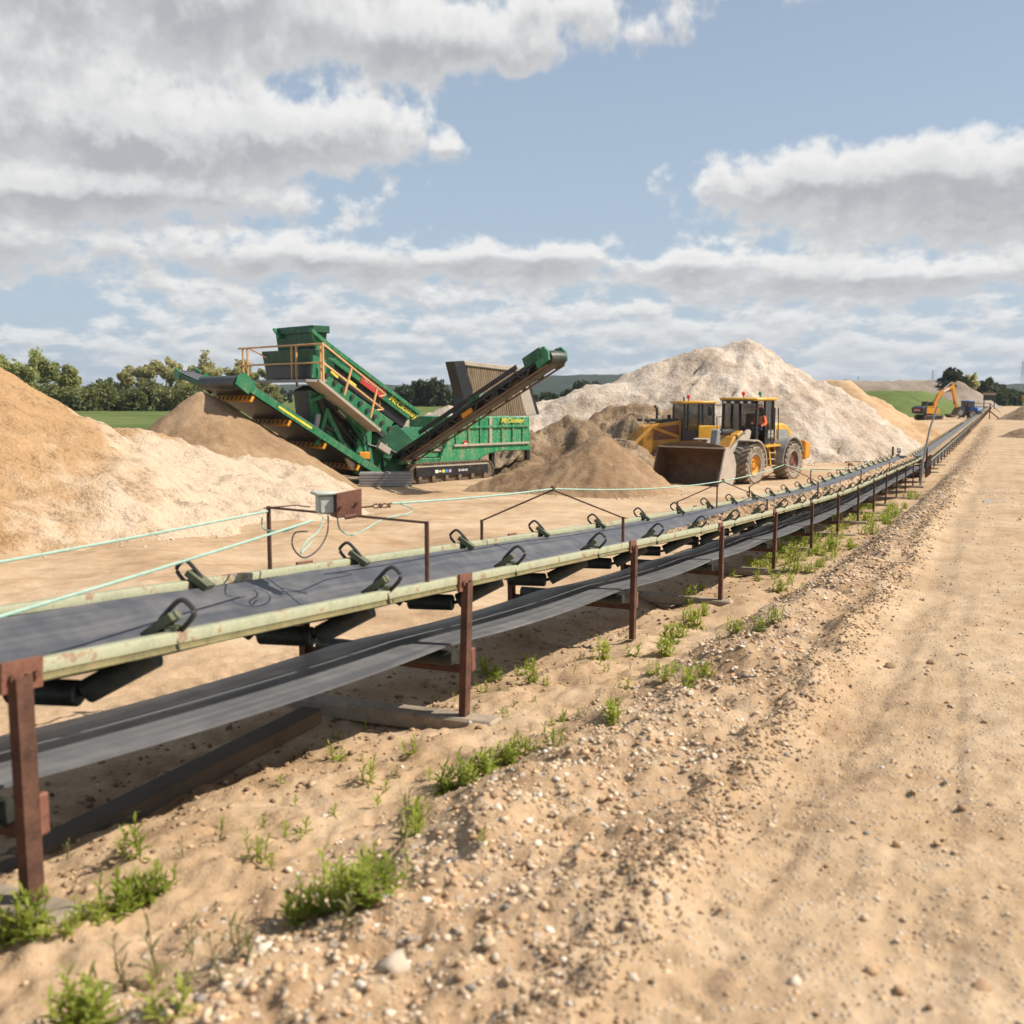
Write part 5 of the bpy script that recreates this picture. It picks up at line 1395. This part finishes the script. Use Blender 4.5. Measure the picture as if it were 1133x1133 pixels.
# ================================================================ TREES, HEDGES, PYLONS
def leaf_cloud(centers, radii, count, size, seed, flat=0.8, shell=0.55):
    """many leaf-sized faces spread through clumps -> verts, faces arrays"""
    g = np.random.default_rng(seed)
    k = g.choice(len(centers), count, p=np.array(radii) ** 2 / np.sum(np.array(radii) ** 2))
    d = g.normal(size=(count, 3)); d /= np.linalg.norm(d, axis=1)[:, None]
    rad = np.array(radii)[k] * (shell + (1 - shell) * g.random(count)) * (0.75 + 0.5 * g.random(count))
    c = np.array(centers)[k] + d * rad[:, None] * np.array([1, 1, flat])
    a = g.normal(size=(count, 3)); a /= np.linalg.norm(a, axis=1)[:, None]
    b = np.cross(a, g.normal(size=(count, 3))); b /= np.linalg.norm(b, axis=1)[:, None]
    s = (size * (0.6 + 0.8 * g.random(count)))[:, None]
    v = np.stack([c - a * s, c - b * s * .55, c + a * s, c + b * s * .55], 1).reshape(-1, 3)
    return v
def quads(name, v):
    n = len(v) // 4
    me = bpy.data.meshes.new(name); me.vertices.add(len(v)); me.vertices.foreach_set('co', v.astype(np.float32).reshape(-1))
    me.loops.add(len(v)); me.loops.foreach_set('vertex_index', np.arange(len(v), dtype=np.int32))
    me.polygons.add(n); me.polygons.foreach_set('loop_start', np.arange(0, len(v), 4, dtype=np.int32)); me.update(calc_edges=True)
    return me
def tree(px, py_base, Y, h, w, label, leafmat, seed, count=2600, bare=0.35, leaf=.38, group='trees in the field hedge'):
    p = at_depth(px, py_base, Y); g0 = gz_at(p.x, p.y)
    r_ = random.Random(seed)
    t = thing('tree', label, 'tree', (p.x, p.y, g0), 0, group)
    mb = MB(); tips = []
    def grow(a, d, L, r, lev):
        n = 4; pts = [a]; dd = d.copy()
        for i in range(n):
            dd = (dd + Vector((r_.gauss(0, .16), r_.gauss(0, .16), r_.gauss(.06, .08)))).normalized(); pts.append(pts[-1] + dd * L / n)
        mb.path(pts, [r * (1 - .55 * i / n) for i in range(n + 1)], 5)
        if lev == 0: tips.append((pts[-1], L)); tips.append((pts[2], L)); return
        for i in range(3 if lev > 1 else 3):
            base = pts[r_.choice([2, 3, 4])]; az = r_.uniform(0, 2 * PI); sp = r_.uniform(.5, 1.0)
            nd = (dd + Vector((math.cos(az), math.sin(az), r_.uniform(-.1, .3))) * sp).normalized()
            grow(base, nd, L * r_.uniform(.55, .75), r * .5, lev - 1)
    for k in range(2 if w > h * .6 else 1):
        grow(Vector((r_.uniform(-.3, .3), r_.uniform(-.3, .3), -.2)), Vector((r_.gauss(0, .12), r_.gauss(0, .12), 1)).normalized(), h * .42, h * .022, 3)
    # fit the crown to the wanted size
    mx = max(max(abs(q.x), abs(q.y)) for q, _ in tips); mz = max(q.z for q, _ in tips)
    fx, fz = (w / 2 * .88) / mx, (h * .92) / mz
    mb.v = [(x * fx, y * fx, z * fz) for x, y, z in mb.v]
    mb.build('trunk', 'bark', t)
    cs = [(q.x * fx, q.y * fx, q.z * fz) for q, _ in tips]
    rad = [r_.uniform(.045, .10) * h * (1.15 - bare) for _ in cs]
    cs = [c for c in cs]
    link('crown', quads('crown', leaf_cloud(cs, rad, count, leaf, seed)), leafmat, t)
    return t
TR = [(20, 15.0, 9.5, 'tree_leaf', 'leafy tree rising at the edge of the orange heap'), (52, 13.6, 9.0, 'tree_leaf', 'broad leafy tree beside the tree at the heap'), (84, 11.0, 8.5, 'tree_leaf', 'lower rounded green tree where the hedge begins'), (-20, 15, 10, 'tree_leaf', 'leafy tree standing behind the orange heap top'),
      (138, 11.0, 8.0, 'spring_leaf', 'thin spring tree with bare grey twigs in the hedge'), (163, 12.2, 9.0, 'spring_leaf', 'sparse spring tree with twiggy open crown over the hedge'), (190, 13.6, 10.0, 'spring_leaf', 'pale spring tree behind the raised conveyor tip'), (222, 14.6, 10.5, 'spring_leaf', 'tallest pale spring tree above the conveyor drum'), (262, 12.8, 9.0, 'spring_leaf', 'pale spring tree seen through the handrails'), (292, 10.5, 8, 'spring_leaf', 'small spring tree behind the green feed box')]
for i, (px, h, w, lm, lab) in enumerate(TR):
    tree(px, 450, 250 + (i * 37) % 15, h, w, lab, lm, 40 + i, 4200 if lm == 'tree_leaf' else 2000, .0 if lm == 'tree_leaf' else .40, .42)
for i, (px, h, w, lab) in enumerate(((1046, 11.5, 9.5, 'dark round tree standing behind the grey spoil heap'), (1062, 10.5, 8, 'dark tree with gaps behind the spoil heap'), (1074, 10.0, 7, 'thin twiggy tree behind the end of the spoil heap'), (1083, 8.5, 7.5, 'dark tree where the spoil heap slopes down'))):
    tree(px, 440, 300 + 4 * i, h, w, lab, 'dark_leaf' if i != 2 else 'spring_leaf', 80 + i, 3000 if i != 2 else 900, .05 if i != 2 else .5, .5, 'trees behind the spoil heap')

def bush(px, Y, h, w, label, lm, seed, group, count=1500):
    p = at_depth(px, 445, Y); g0 = gz_at(p.x, p.y); r_ = random.Random(seed)
    t = thing('bush', label, 'bush', (p.x, p.y, g0), 0, group)
    cs = [(r_.uniform(-w / 2, w / 2) * .8, r_.uniform(-1.5, 1.5), r_.uniform(.1, .8) * h) for _ in range(16)]
    link('foliage', quads('foliage', leaf_cloud(cs, [r_.uniform(.2, .34) * h for _ in cs], count, .42, seed, .9, .3)), lm, t)
    mb = MB()
    for c in cs[:6]: mb.path([(c[0] * .3, c[1] * .3, -.1), (c[0] * .6, c[1] * .6, c[2] * .5), c], [.12, .09, .04], 5)
    mb.build('stem', 'bark', t)
for i, px in enumerate((98, 116, 132, 148, 164, 181, 198, 215, 233, 252, 275, 300)):
    bush(px, 246 + (i * 3) % 7, 6.0 + 1.2 * math.sin(i * 2.1), 5.2, 'dark hedge bush in the row beyond the green field', 'hedge_leaf', 200 + i, 'bushes of the field hedge')
for i, px in enumerate((30, 48, 66, 82)):
    bush(px, 244, 6.5, 5.5, 'dark bush under the leafy trees behind the orange heap', 'hedge_leaf', 230 + i, 'bushes under the leafy trees')

# far woods along the horizon: one mass
g = np.random.default_rng(5)
cs, rad = [], []
def wood(px0, px1, Y, top, n):
    for _ in range(n):
        px = g.uniform(px0, px1); yy = Y + g.uniform(-12, 12); p = at_depth(px, 440, yy); hh = top * g.uniform(.55, 1.0) * (0.85 + .3 * math.sin(px * .07))
        for f_ in (.25, .55, .85): cs.append((p.x, p.y, -4 + CZ + hh * f_)); rad.append(hh * .26)
wood(-120, 460, 420, 8.5, 110); wood(425, 520, 330, 7.6, 46); wood(520, 760, 430, 6.5, 90); wood(600, 660, 420, 8.0, 20); wood(880, 1060, 520, 6.0, 60); wood(1085, 1260, 420, 6.6, 90); wood(1090, 1130, 340, 5.0, 22)
tag(link('far_woods', quads('far_woods', leaf_cloud(cs, rad, 42000, .75, 6, .9, .4)), 'dark_leaf'), 'dark woods along the horizon', 'woods', kind='stuff')

def pylon(px, Y, h, label):
    p = at_depth(px, 440, Y)
    t = thing('pylon', label, 'pylon', (p.x, p.y, -4 + CZ), R(20), 'pylons on the skyline')
    w0, w1 = h * .085, h * .016; zs = [0, .22, .40, .55, .68, .80, .90, 1.0]; th = h * .0038
    def cor(f_, k): w = w0 + (w1 - w0) * min(1, f_ / .62) if f_ < .62 else w1 * 1.0; sx, sy = ((-1, -1), (1, -1), (1, 1), (-1, 1))[k]; return Vector((sx * w, sy * w, f_ * h))
    for k in range(4):
        mb = MB()
        for a, b in zip(zs, zs[1:]): mb.beam(cor(a, k), cor(b, k), th, th, up=(1, 0, 0))
        mb.build('leg', 'pylon_steel', t, smooth=False)
        mb = MB()
        for a, b in zip(zs, zs[1:]):
            mb.beam(cor(a, k), cor(b, (k + 1) % 4), th * .6, th * .6, up=(1, 0, 0)); mb.beam(cor(b, k), cor(b, (k + 1) % 4), th * .6, th * .6, up=(0, 1, .1)); mb.beam(cor(a, (k + 1) % 4), cor(b, k), th * .6, th * .6, up=(1, 0, 0))
        mb.build('bracing', 'pylon_steel', t, smooth=False)
    for f_, wd in ((.68, .115), (.80, .145), (.92, .105)):
        mb = MB()
        for sg in (-1, 1):
            mb.beam((0, 0, f_ * h), (sg * wd * h, 0, f_ * h), th, th); mb.beam((0, 0, (f_ + .035) * h), (sg * wd * h, 0, f_ * h), th * .7, th * .7); mb.beam((sg * wd * h, 0, f_ * h), (sg * wd * h, 0, (f_ - .035) * h), th * .6, th * .6, up=(1, 0, 0))
        mb.build('cross_arm', 'pylon_steel', t, smooth=False)
    return t
pylon(1130, 900, 30.5, 'tall lattice pylon standing over the dark hedge beyond the conveyor')
pylon(1031, 1500, 36, 'lattice pylon beside the dark trees on the spoil heap')
pylon(949, 2300, 40, 'small faint lattice pylon on the far ridge above the tan heap')
pylon(981, 2900, 40, 'tiniest faint lattice pylon far along the ridge')

# ================================================================ WEEDS
def leaf_blade(mb, base, az, tilt, L, w, droop):
    d = Vector((math.cos(az), math.sin(az), 0)); side = Vector((-math.sin(az), math.cos(az), 0))
    pts = []; p = Vector(base); t = tilt; n = 4
    for i in range(n + 1):
        pts.append(p.copy()); p = p + (d * math.cos(t) + Vector((0, 0, 1)) * math.sin(t)) * (L / n); t -= droop / n
    ws = [.25, .85, 1.0, .65, .04]; k = len(mb.v)
    for q, f_ in zip(pts, ws): mb.v += [tuple(q - side * w * f_), tuple(q + Vector((0, 0, -.12 * w * f_))), tuple(q + side * w * f_)]
    for i in range(n):
        a = k + 3 * i; mb.f += [(a, a + 1, a + 4, a + 3), (a + 1, a + 2, a + 5, a + 4)]
def weed_protos():
    res = []
    for v in range(7):
        r_ = random.Random(300 + v); lf, st = MB(), MB()
        nst = (3, 5, 1, 7, 2, 4, 2)[v]; H_ = (.13, .15, .10, .14, .12, .17, .16)[v]
        for s in range(nst):
            a0 = r_.uniform(0, 2 * PI); lean = r_.uniform(0, .35) if nst > 1 else .05
            b = Vector((r_.uniform(-.03, .03) * nst ** .5, r_.uniform(-.03, .03) * nst ** .5, -.01)); top = b + Vector((math.cos(a0) * lean, math.sin(a0) * lean, 1)) * H_ * r_.uniform(.6, 1.0)
            mid = b.lerp(top, .5) + Vector((r_.uniform(-.008, .008), r_.uniform(-.008, .008), 0))
            st.path([b + Vector((0, 0, -.03)) - b * .6, b * .7, mid, top], [.0032, .003, .0026, .0016], 5)
            nl = 11 if v != 6 else 7
            for i in range(nl):
                f_ = (i + 1) / nl; q = b.lerp(mid, f_ * 2) if f_ < .5 else mid.lerp(top, f_ * 2 - 1)
                L = (.075 - .03 * f_) * r_.uniform(.75, 1.2); 
                leaf_blade(lf, q, i * 2.4 + a0, .35 + .75 * f_ + r_.uniform(-.15, .15), L, L * (.13 if v != 6 else .09), r_.uniform(.3, .9))
        if v in (0, 1, 3):
            for i in range(8): leaf_blade(lf, (0, 0, .0), i * .8 + r_.random(), .25 + r_.random() * .3, .08 * r_.uniform(.8, 1.2), .010, .5)
        res.append((lf.mesh('foliage'), st.mesh('stem')))
    return res
WP = weed_protos()
def weed(p, v, sc, label, group, dry=False, seed=0):
    r_ = random.Random(seed)
    label = ('three-stemmed ', 'five-stemmed ', 'single-stemmed ', 'bushy many-stemmed ', 'two-stemmed ', 'tall four-stemmed ', 'thin two-stemmed ')[v] + label
    t = thing('weed', label, 'weed', p, r_.uniform(0, 6.28), group); t.scale = (sc, sc, sc * r_.uniform(.85, 1.15)); t.rotation_euler.x = r_.uniform(-.1, .1)
    f_, s_ = WP[v]
    fo = link('foliage', f_, 'weed_leaf', t); link('stem', s_, 'weed_leaf', t)
    if dry:
        for ob in t.children:
            ob.material_slots[0].link = 'OBJECT'; ob.material_slots[0].material = MAT['dry_leaf']
B_ = 'leafy green weed rooted by the foot of a conveyor leg'; E_ = 'green weed in the dense row where the gravel meets the sand'; S_ = 'small green weed alone on the bare sand strip by the conveyor'; D_ = 'greyish wiry weed at the edge of the gravel'
GB, GE_, GS, GD = 'weeds at the conveyor legs', 'weeds along the gravel edge', 'weeds scattered on the sand strip', 'wiry weeds by the gravel'
W_ = [(30, 1040, 1, 1.5, 0), (12, 1042, 3, 1.2, 0), (48, 1036, 0, 1.0, 0), (75, 1032, 0, .8, 0), (105, 1018, 3, 1.0, 0), (125, 1012, 1, 1.3, 0), (145, 1008, 3, 1.4, 0), (165, 995, 1, 1.2, 0), (182, 985, 0, .9, 0), (155, 950, 5, 1.4, 0),
      (92, 1132, 1, 1.5, 0), (75, 1140, 3, 1.2, 0), (180, 1128, 0, 1.2, 0), (150, 1095, 6, 1.5, 3), (185, 1080, 6, 1.5, 3), (215, 1060, 6, 1.1, 3), (268, 1055, 6, 1.5, 3), (275, 1065, 2, 1.2, 3), (255, 1085, 6, 1.2, 3), (290, 955, 5, 1.0, 2), (300, 962, 2, .8, 2),
      (338, 922, 2, 1.0, 2), (370, 905, 2, .9, 2), (375, 842, 0, 1.0, 2), (404, 808, 2, 1.1, 2), (410, 868, 5, 1.1, 2), (427, 876, 2, 1.0, 2), (456, 835, 0, 1.0, 2), (310, 868, 2, .9, 2), (246, 918, 2, .8, 2), (240, 930, 6, .8, 3), (205, 950, 6, .8, 3),
      (335, 1022, 3, 1.2, 1), (350, 1018, 5, 1.2, 1), (365, 1012, 0, 1.4, 1), (380, 1005, 5, 1.7, 1), (393, 1002, 1, 1.6, 1), (407, 1000, 5, 1.7, 1), (420, 994, 0, 1.6, 1), (432, 988, 5, 1.3, 1), (388, 985, 0, 1.3, 1), (412, 976, 5, 1.3, 1), (370, 1035, 6, 1.2, 3), (330, 1010, 0, 1.0, 1),
      (445, 935, 6, 1.6, 3), (455, 925, 0, 1.5, 1), (450, 915, 6, 1.5, 3), (462, 905, 3, 1.2, 1), (490, 878, 1, 1.1, 1), (502, 872, 3, 1.4, 1), (515, 868, 1, 1.4, 1), (528, 862, 3, 1.5, 1), (540, 856, 1, 1.5, 1), (553, 850, 3, 1.4, 1), (566, 843, 1, 1.4, 1), (578, 835, 3, 1.1, 1), (588, 830, 0, .9, 1), (535, 935, 2, .9, 2),
      (616, 826, 5, 1.2, 2), (620, 798, 0, .8, 2), (560, 790, 2, .7, 2), (640, 792, 2, .7, 2), (680, 800, 1, 1.6, 2), (666, 730, 1, 1.9, 2), (700, 726, 0, 1.2, 2), (735, 724, 3, 1.8, 2), (745, 712, 1, 1.8, 2), (752, 706, 3, 1.5, 2), (768, 694, 1, 1.8, 2), (760, 688, 3, 1.6, 2), (780, 680, 1, 1.5, 2), (590, 754, 1, 1.4, 0), (575, 748, 0, 1.0, 0), (548, 752, 3, 1.3, 0), (515, 762, 0, 1.0, 0), (535, 745, 1, 1.5, 0),
      (720, 748, 0, 1.0, 2), (735, 752, 3, 1.2, 2), (762, 760, 1, 1.4, 2), (745, 745, 0, 1.0, 2), (780, 748, 3, 1.1, 2), (690, 762, 0, .9, 2), (815, 700, 3, 1.3, 2), (838, 698, 1, 1.2, 2), (855, 690, 3, 1.2, 2), (800, 716, 6, 1.2, 3)]
for i, (px, py, v, sc, kd) in enumerate(W_):
    weed(on_ground(px, py), v, sc * (.62 if kd == 1 else .70), (B_, E_, S_, D_)[kd], (GB, GE_, GS, GD)[kd], kd == 3, i)
r_ = random.Random(9); k = 0
while k < 135:
    Y = r_.uniform(8.5, 34); u = r_.uniform(2.45, 3.9) if Y < 20 else r_.uniform(2.4, 4.4); X = TA * Y - u
    if fbm(np.array([X * .55]), np.array([Y * .55]), 2)[0] < -.06: continue
    weed((X, Y, ground_z(X, Y)), r_.choice([0, 1, 1, 3, 3, 5]), r_.uniform(.65, 1.45) * (1.0 if Y < 18 else 1.25), 'green weed growing in the hollow beside and under the conveyor', 'weeds in the conveyor hollow', False, 500 + k); k += 1
k = 0
while k < 45:
    Y = r_.uniform(4.2, 9); u = r_.uniform(2.6, 4.0); X = TA * Y - u
    weed((X, Y, ground_z(X, Y)), r_.choice([2, 2, 6, 0]), r_.uniform(.35, .75), 'tiny seedling dotted over the sand strip by the conveyor', 'seedlings on the sand strip', r_.random() < .4, 700 + k); k += 1

# ================================================================ STONES
def ico(sub=1):
    bm = bmesh.new(); bmesh.ops.create_icosphere(bm, subdivisions=sub, radius=1.0)
    v = np.array([q.co[:] for q in bm.verts]); f = np.array([[q.index for q in p.verts] for p in bm.faces]); bm.free(); return v, f
ICO = ico(1); ICO2 = ico(2)
PAL = np.array([(.54, .44, .33), (.50, .37, .24), (.42, .27, .15), (.30, .19, .11), (.56, .50, .42), (.26, .225, .19), (.52, .33, .19), (.46, .36, .25), (.38, .26, .16), (.16, .13, .11)])
PAL = PAL * 1.12
PROB = np.array([.16, .28, .16, .05, .04, .025, .11, .16, .03, .005])
def stones(name, pts, size, g, prob=PROB, pal=PAL, base=ICO, sink=.25):
    n = len(pts); bv, bf = base; nv = len(bv)
    sc = size[:, None] * (0.7 + 0.6 * g.random((n, 3))) * np.array([1, 1, .58])
    th = g.uniform(0, 2 * PI, n); ti = g.normal(0, .4, n)
    V = bv[None] * sc[:, None, :] * (1 + .16 * g.normal(size=(n, nv, 1)))
    x = V[..., 0] * np.cos(ti)[:, None] + V[..., 2] * np.sin(ti)[:, None]; z = -V[..., 0] * np.sin(ti)[:, None] + V[..., 2] * np.cos(ti)[:, None]
    y = V[..., 1]; X = x * np.cos(th)[:, None] - y * np.sin(th)[:, None]; Yy = x * np.sin(th)[:, None] + y * np.cos(th)[:, None]
    P_ = np.stack([X + pts[:, 0:1], Yy + pts[:, 1:2], z + pts[:, 2:3] + (size * .58 * (1 - 2 * sink))[:, None] * .35], -1)
    F = (bf[None] + (np.arange(n) * nv)[:, None, None]).reshape(-1, 3)
    me = bpy.data.meshes.new(name); v = P_.reshape(-1, 3).astype(np.float32)
    me.vertices.add(len(v)); me.vertices.foreach_set('co', v.reshape(-1))
    me.loops.add(F.size); me.loops.foreach_set('vertex_index', F.astype(np.int32).reshape(-1))
    me.polygons.add(len(F)); me.polygons.foreach_set('loop_start', np.arange(0, F.size, 3, dtype=np.int32)); me.update(calc_edges=True)
    col = pal[g.choice(len(pal), n, p=prob / prob.sum())] * (0.8 + .4 * g.random((n, 1)))
    att = me.color_attributes.new('tone', 'FLOAT_COLOR', 'POINT')
    rgba = np.concatenate([np.repeat(col, nv, 0), np.ones((n * nv, 1))], 1).astype(np.float32); att.data.foreach_set('color', rgba.reshape(-1))
    return me
g = np.random.default_rng(21)
def strip_points(n, y0, y1, u_c, u_w, power=1.0):
    Y = y0 * (y1 / y0) ** (g.random(n) ** power); u = u_c + u_w * np.clip(g.normal(size=n), -2.2, 2.2); X = TA * Y - u
    return np.stack([X, Y, height(X, Y)], -1)
p = strip_points(19000, 2.4, 28, 1.80, .36); sz = .0028 + .015 * g.random(len(p)) ** 4.0
tag(link('gravel', stones('gravel', p, sz * (1 + .035 * p[:, 1]), g), 'pebbles'), 'loose gravel along the road shoulder', 'gravel', kind='stuff')
p = strip_points(6500, 11, 130, 1.75, .40); sz = (.012 + .018 * g.random(len(p)) ** 2) * (1 + .010 * p[:, 1])
tag(link('gravel', stones('gravel', p, sz, g, np.array([.12, .3, .2, .08, .0, .0, .12, .18, .04, .0])), 'pebbles'), 'loose gravel on the far bank below the road', 'gravel', kind='stuff')
p = strip_points(2600, 2.3, 30, .1, 1.1); p = p[TA * p[:, 1] - p[:, 0] < 1.2]; sz = .004 + .009 * g.random(len(p)) ** 3
tag(link('pebbles', stones('pebbles', p, sz * (1 + .05 * p[:, 1]), g), 'pebbles'), 'scattered pebbles on the dirt road', 'pebbles', kind='stuff')
CL = np.array([(.27, .175, .10), (.34, .23, .135), (.22, .145, .085), (.40, .28, .17)])
p = strip_points(7500, 2.4, 24, 1.12, .10); sz = .003 + .009 * g.random(len(p)) ** 2.2
tag(link('soil_clods', stones('soil_clods', p, sz * (1 + .03 * p[:, 1]), g, np.ones(4), CL), 'pebbles'), 'dark clods pushed up along the wheel rut', 'soil', kind='stuff')
p = strip_points(900, 2.4, 20, 3.1, .45); sz = .004 + .008 * g.random(len(p)) ** 2
tag(link('soil_clods', stones('soil_clods', p, sz * (1 + .04 * p[:, 1]), g, np.ones(4), CL * 1.35), 'pebbles'), 'small clods on the sand strip', 'soil', kind='stuff')
p = strip_points(3200, 2.6, 26, 4.0, .42); sz = .005 + .018 * g.random(len(p)) ** 2.8
tag(link('soil_clods', stones('soil_clods', p, sz * (1 + .03 * p[:, 1]), g, np.ones(4), CL * 1.1), 'pebbles'), 'spilled lumps of soil under the conveyor', 'soil', kind='stuff')
# timber lying in the shade under the belt
a_, b_ = wpt(2.9, QN + .62, 0), wpt(5.2, QN + .70, 0)
mb = MB(); mb.beam((-1.25, 0, 0), (1.25, 0, .02), .14, .10)
o = mb.build('timber_plank', 'bark', smooth=False, bevel=.012); mid = (a_ + b_) / 2
o.location = (mid.x, mid.y, ground_z(mid.x, mid.y) + .04); o.rotation_euler = (0, 0, math.atan2(b_.y - a_.y, b_.x - a_.x))
tag(o, 'weathered timber beam lying on the ground under the return belt', 'timber')
# coarse lumps rolled to the feet of the heaps
for cx_, cy_, rr_, n_, big, nm in ((-13.9, 24.5, 6.6, 900, .05, 'orange'), (3.1, 38.0, 2.9, 700, .05, 'brown'), (14.2, 67.5, 10.0, 900, .16, 'whitish'), (4.0, 50.5, 3.5, 700, .12, 'rough brown')):
    th_ = g.uniform(0, 2 * PI, n_); r2_ = rr_ * (1 + .16 * g.normal(size=n_)); X_, Y_ = cx_ + r2_ * np.cos(th_), cy_ + r2_ * np.sin(th_)
    ok_ = Y_ < cy_ + rr_ * .3; X_, Y_ = X_[ok_], Y_[ok_]; p = np.stack([X_, Y_, height(X_, Y_, False)], -1)
    tag(link('soil_clods', stones('soil_clods', p, big * (.25 + g.random(len(p)) ** 3), g), 'pebbles'), 'coarse lumps at the foot of the ' + nm + ' heap', 'soil', kind='stuff')
# larger stones, one by one
BIG = [(437, 1072, .042, 0), (738, 998, .026, 0), (775, 832, .022, 4), (585, 913, .020, 4), (560, 1005, .016, 5), (470, 998, .024, 4), (360, 905, .020, 0), (293, 1050, .026, 4), (345, 870, .022, 1), (520, 1095, .020, 5), (700, 1085, .020, 0), (992, 940, .018, 2), (1065, 895, .022, 3), (1097, 892, .016, 3), (958, 1020, .016, 1), (880, 1090, .020, 0), (965, 1075, .022, 2), (995, 1100, .020, 3), (1085, 1095, .024, 3), (1090, 800, .02, 2), (1075, 740, .02, 2), (985, 738, .03, 3), (1030, 735, .025, 3),
       (790, 838, .02, 0), (730, 822, .018, 1), (812, 752, .02, 0), (832, 742, .018, 4), (400, 1095, .018, 4), (620, 1050, .018, 1), (655, 985, .02, 2), (540, 1045, .018, 1), (480, 935, .016, 0), (445, 850, .014, 0), (520, 800, .02, 4), (548, 812, .018, 5), (705, 880, .016, 5), (1000, 1020, .014, 1), (860, 975, .012, 3), (915, 960, .014, 3), (1110, 985, .018, 2), (1010, 880, .012, 2), (755, 965, .016, 0)]
LAB = {0: 'larger buff stone lying among the gravel and dirt', 4: 'larger whitish stone lying among the gravel and dirt', 5: 'larger grey flint lying among the gravel and dirt', 1: 'larger tan stone lying among the gravel and dirt', 2: 'larger brown clod lying on the dirt', 3: 'dark brown clod lying on the dirt road'}
for i, (px, py, r0, c) in enumerate(BIG):
    q = on_ground(px, py); pr = np.zeros(len(PAL)); pr[c] = 1
    me = stones('stone', np.zeros((1, 3)), np.array([r0]), g, pr, base=ICO2)
    o = link('stone', me, 'pebbles'); o.location = q
    tag(o, LAB[c], 'stone', 'larger loose stones: ' + ('buff', 'tan', 'brown', 'dark', 'white', 'grey')[c])
# ================================================================ HAZE
m = bpy.data.materials.new('haze'); m.use_nodes = True; MAT['haze'] = m
t = m.node_tree; t.nodes.clear()
pv = t.nodes.new('ShaderNodeVolumePrincipled'); pv.inputs['Color'].default_value = (0.78, 0.86, 0.95, 1)
pv.inputs['Density'].default_value = 0.00009; pv.inputs['Anisotropy'].default_value = 0.2
ou = t.nodes.new('ShaderNodeOutputMaterial'); t.links.new(pv.outputs[0], ou.inputs['Volume'])
tag(MB().span((-4400, -40, -8), (4400, 4400, 75)).build('haze', 'haze', None, smooth=False), 'thin pale air over the quarry', 'haze', kind='stuff')
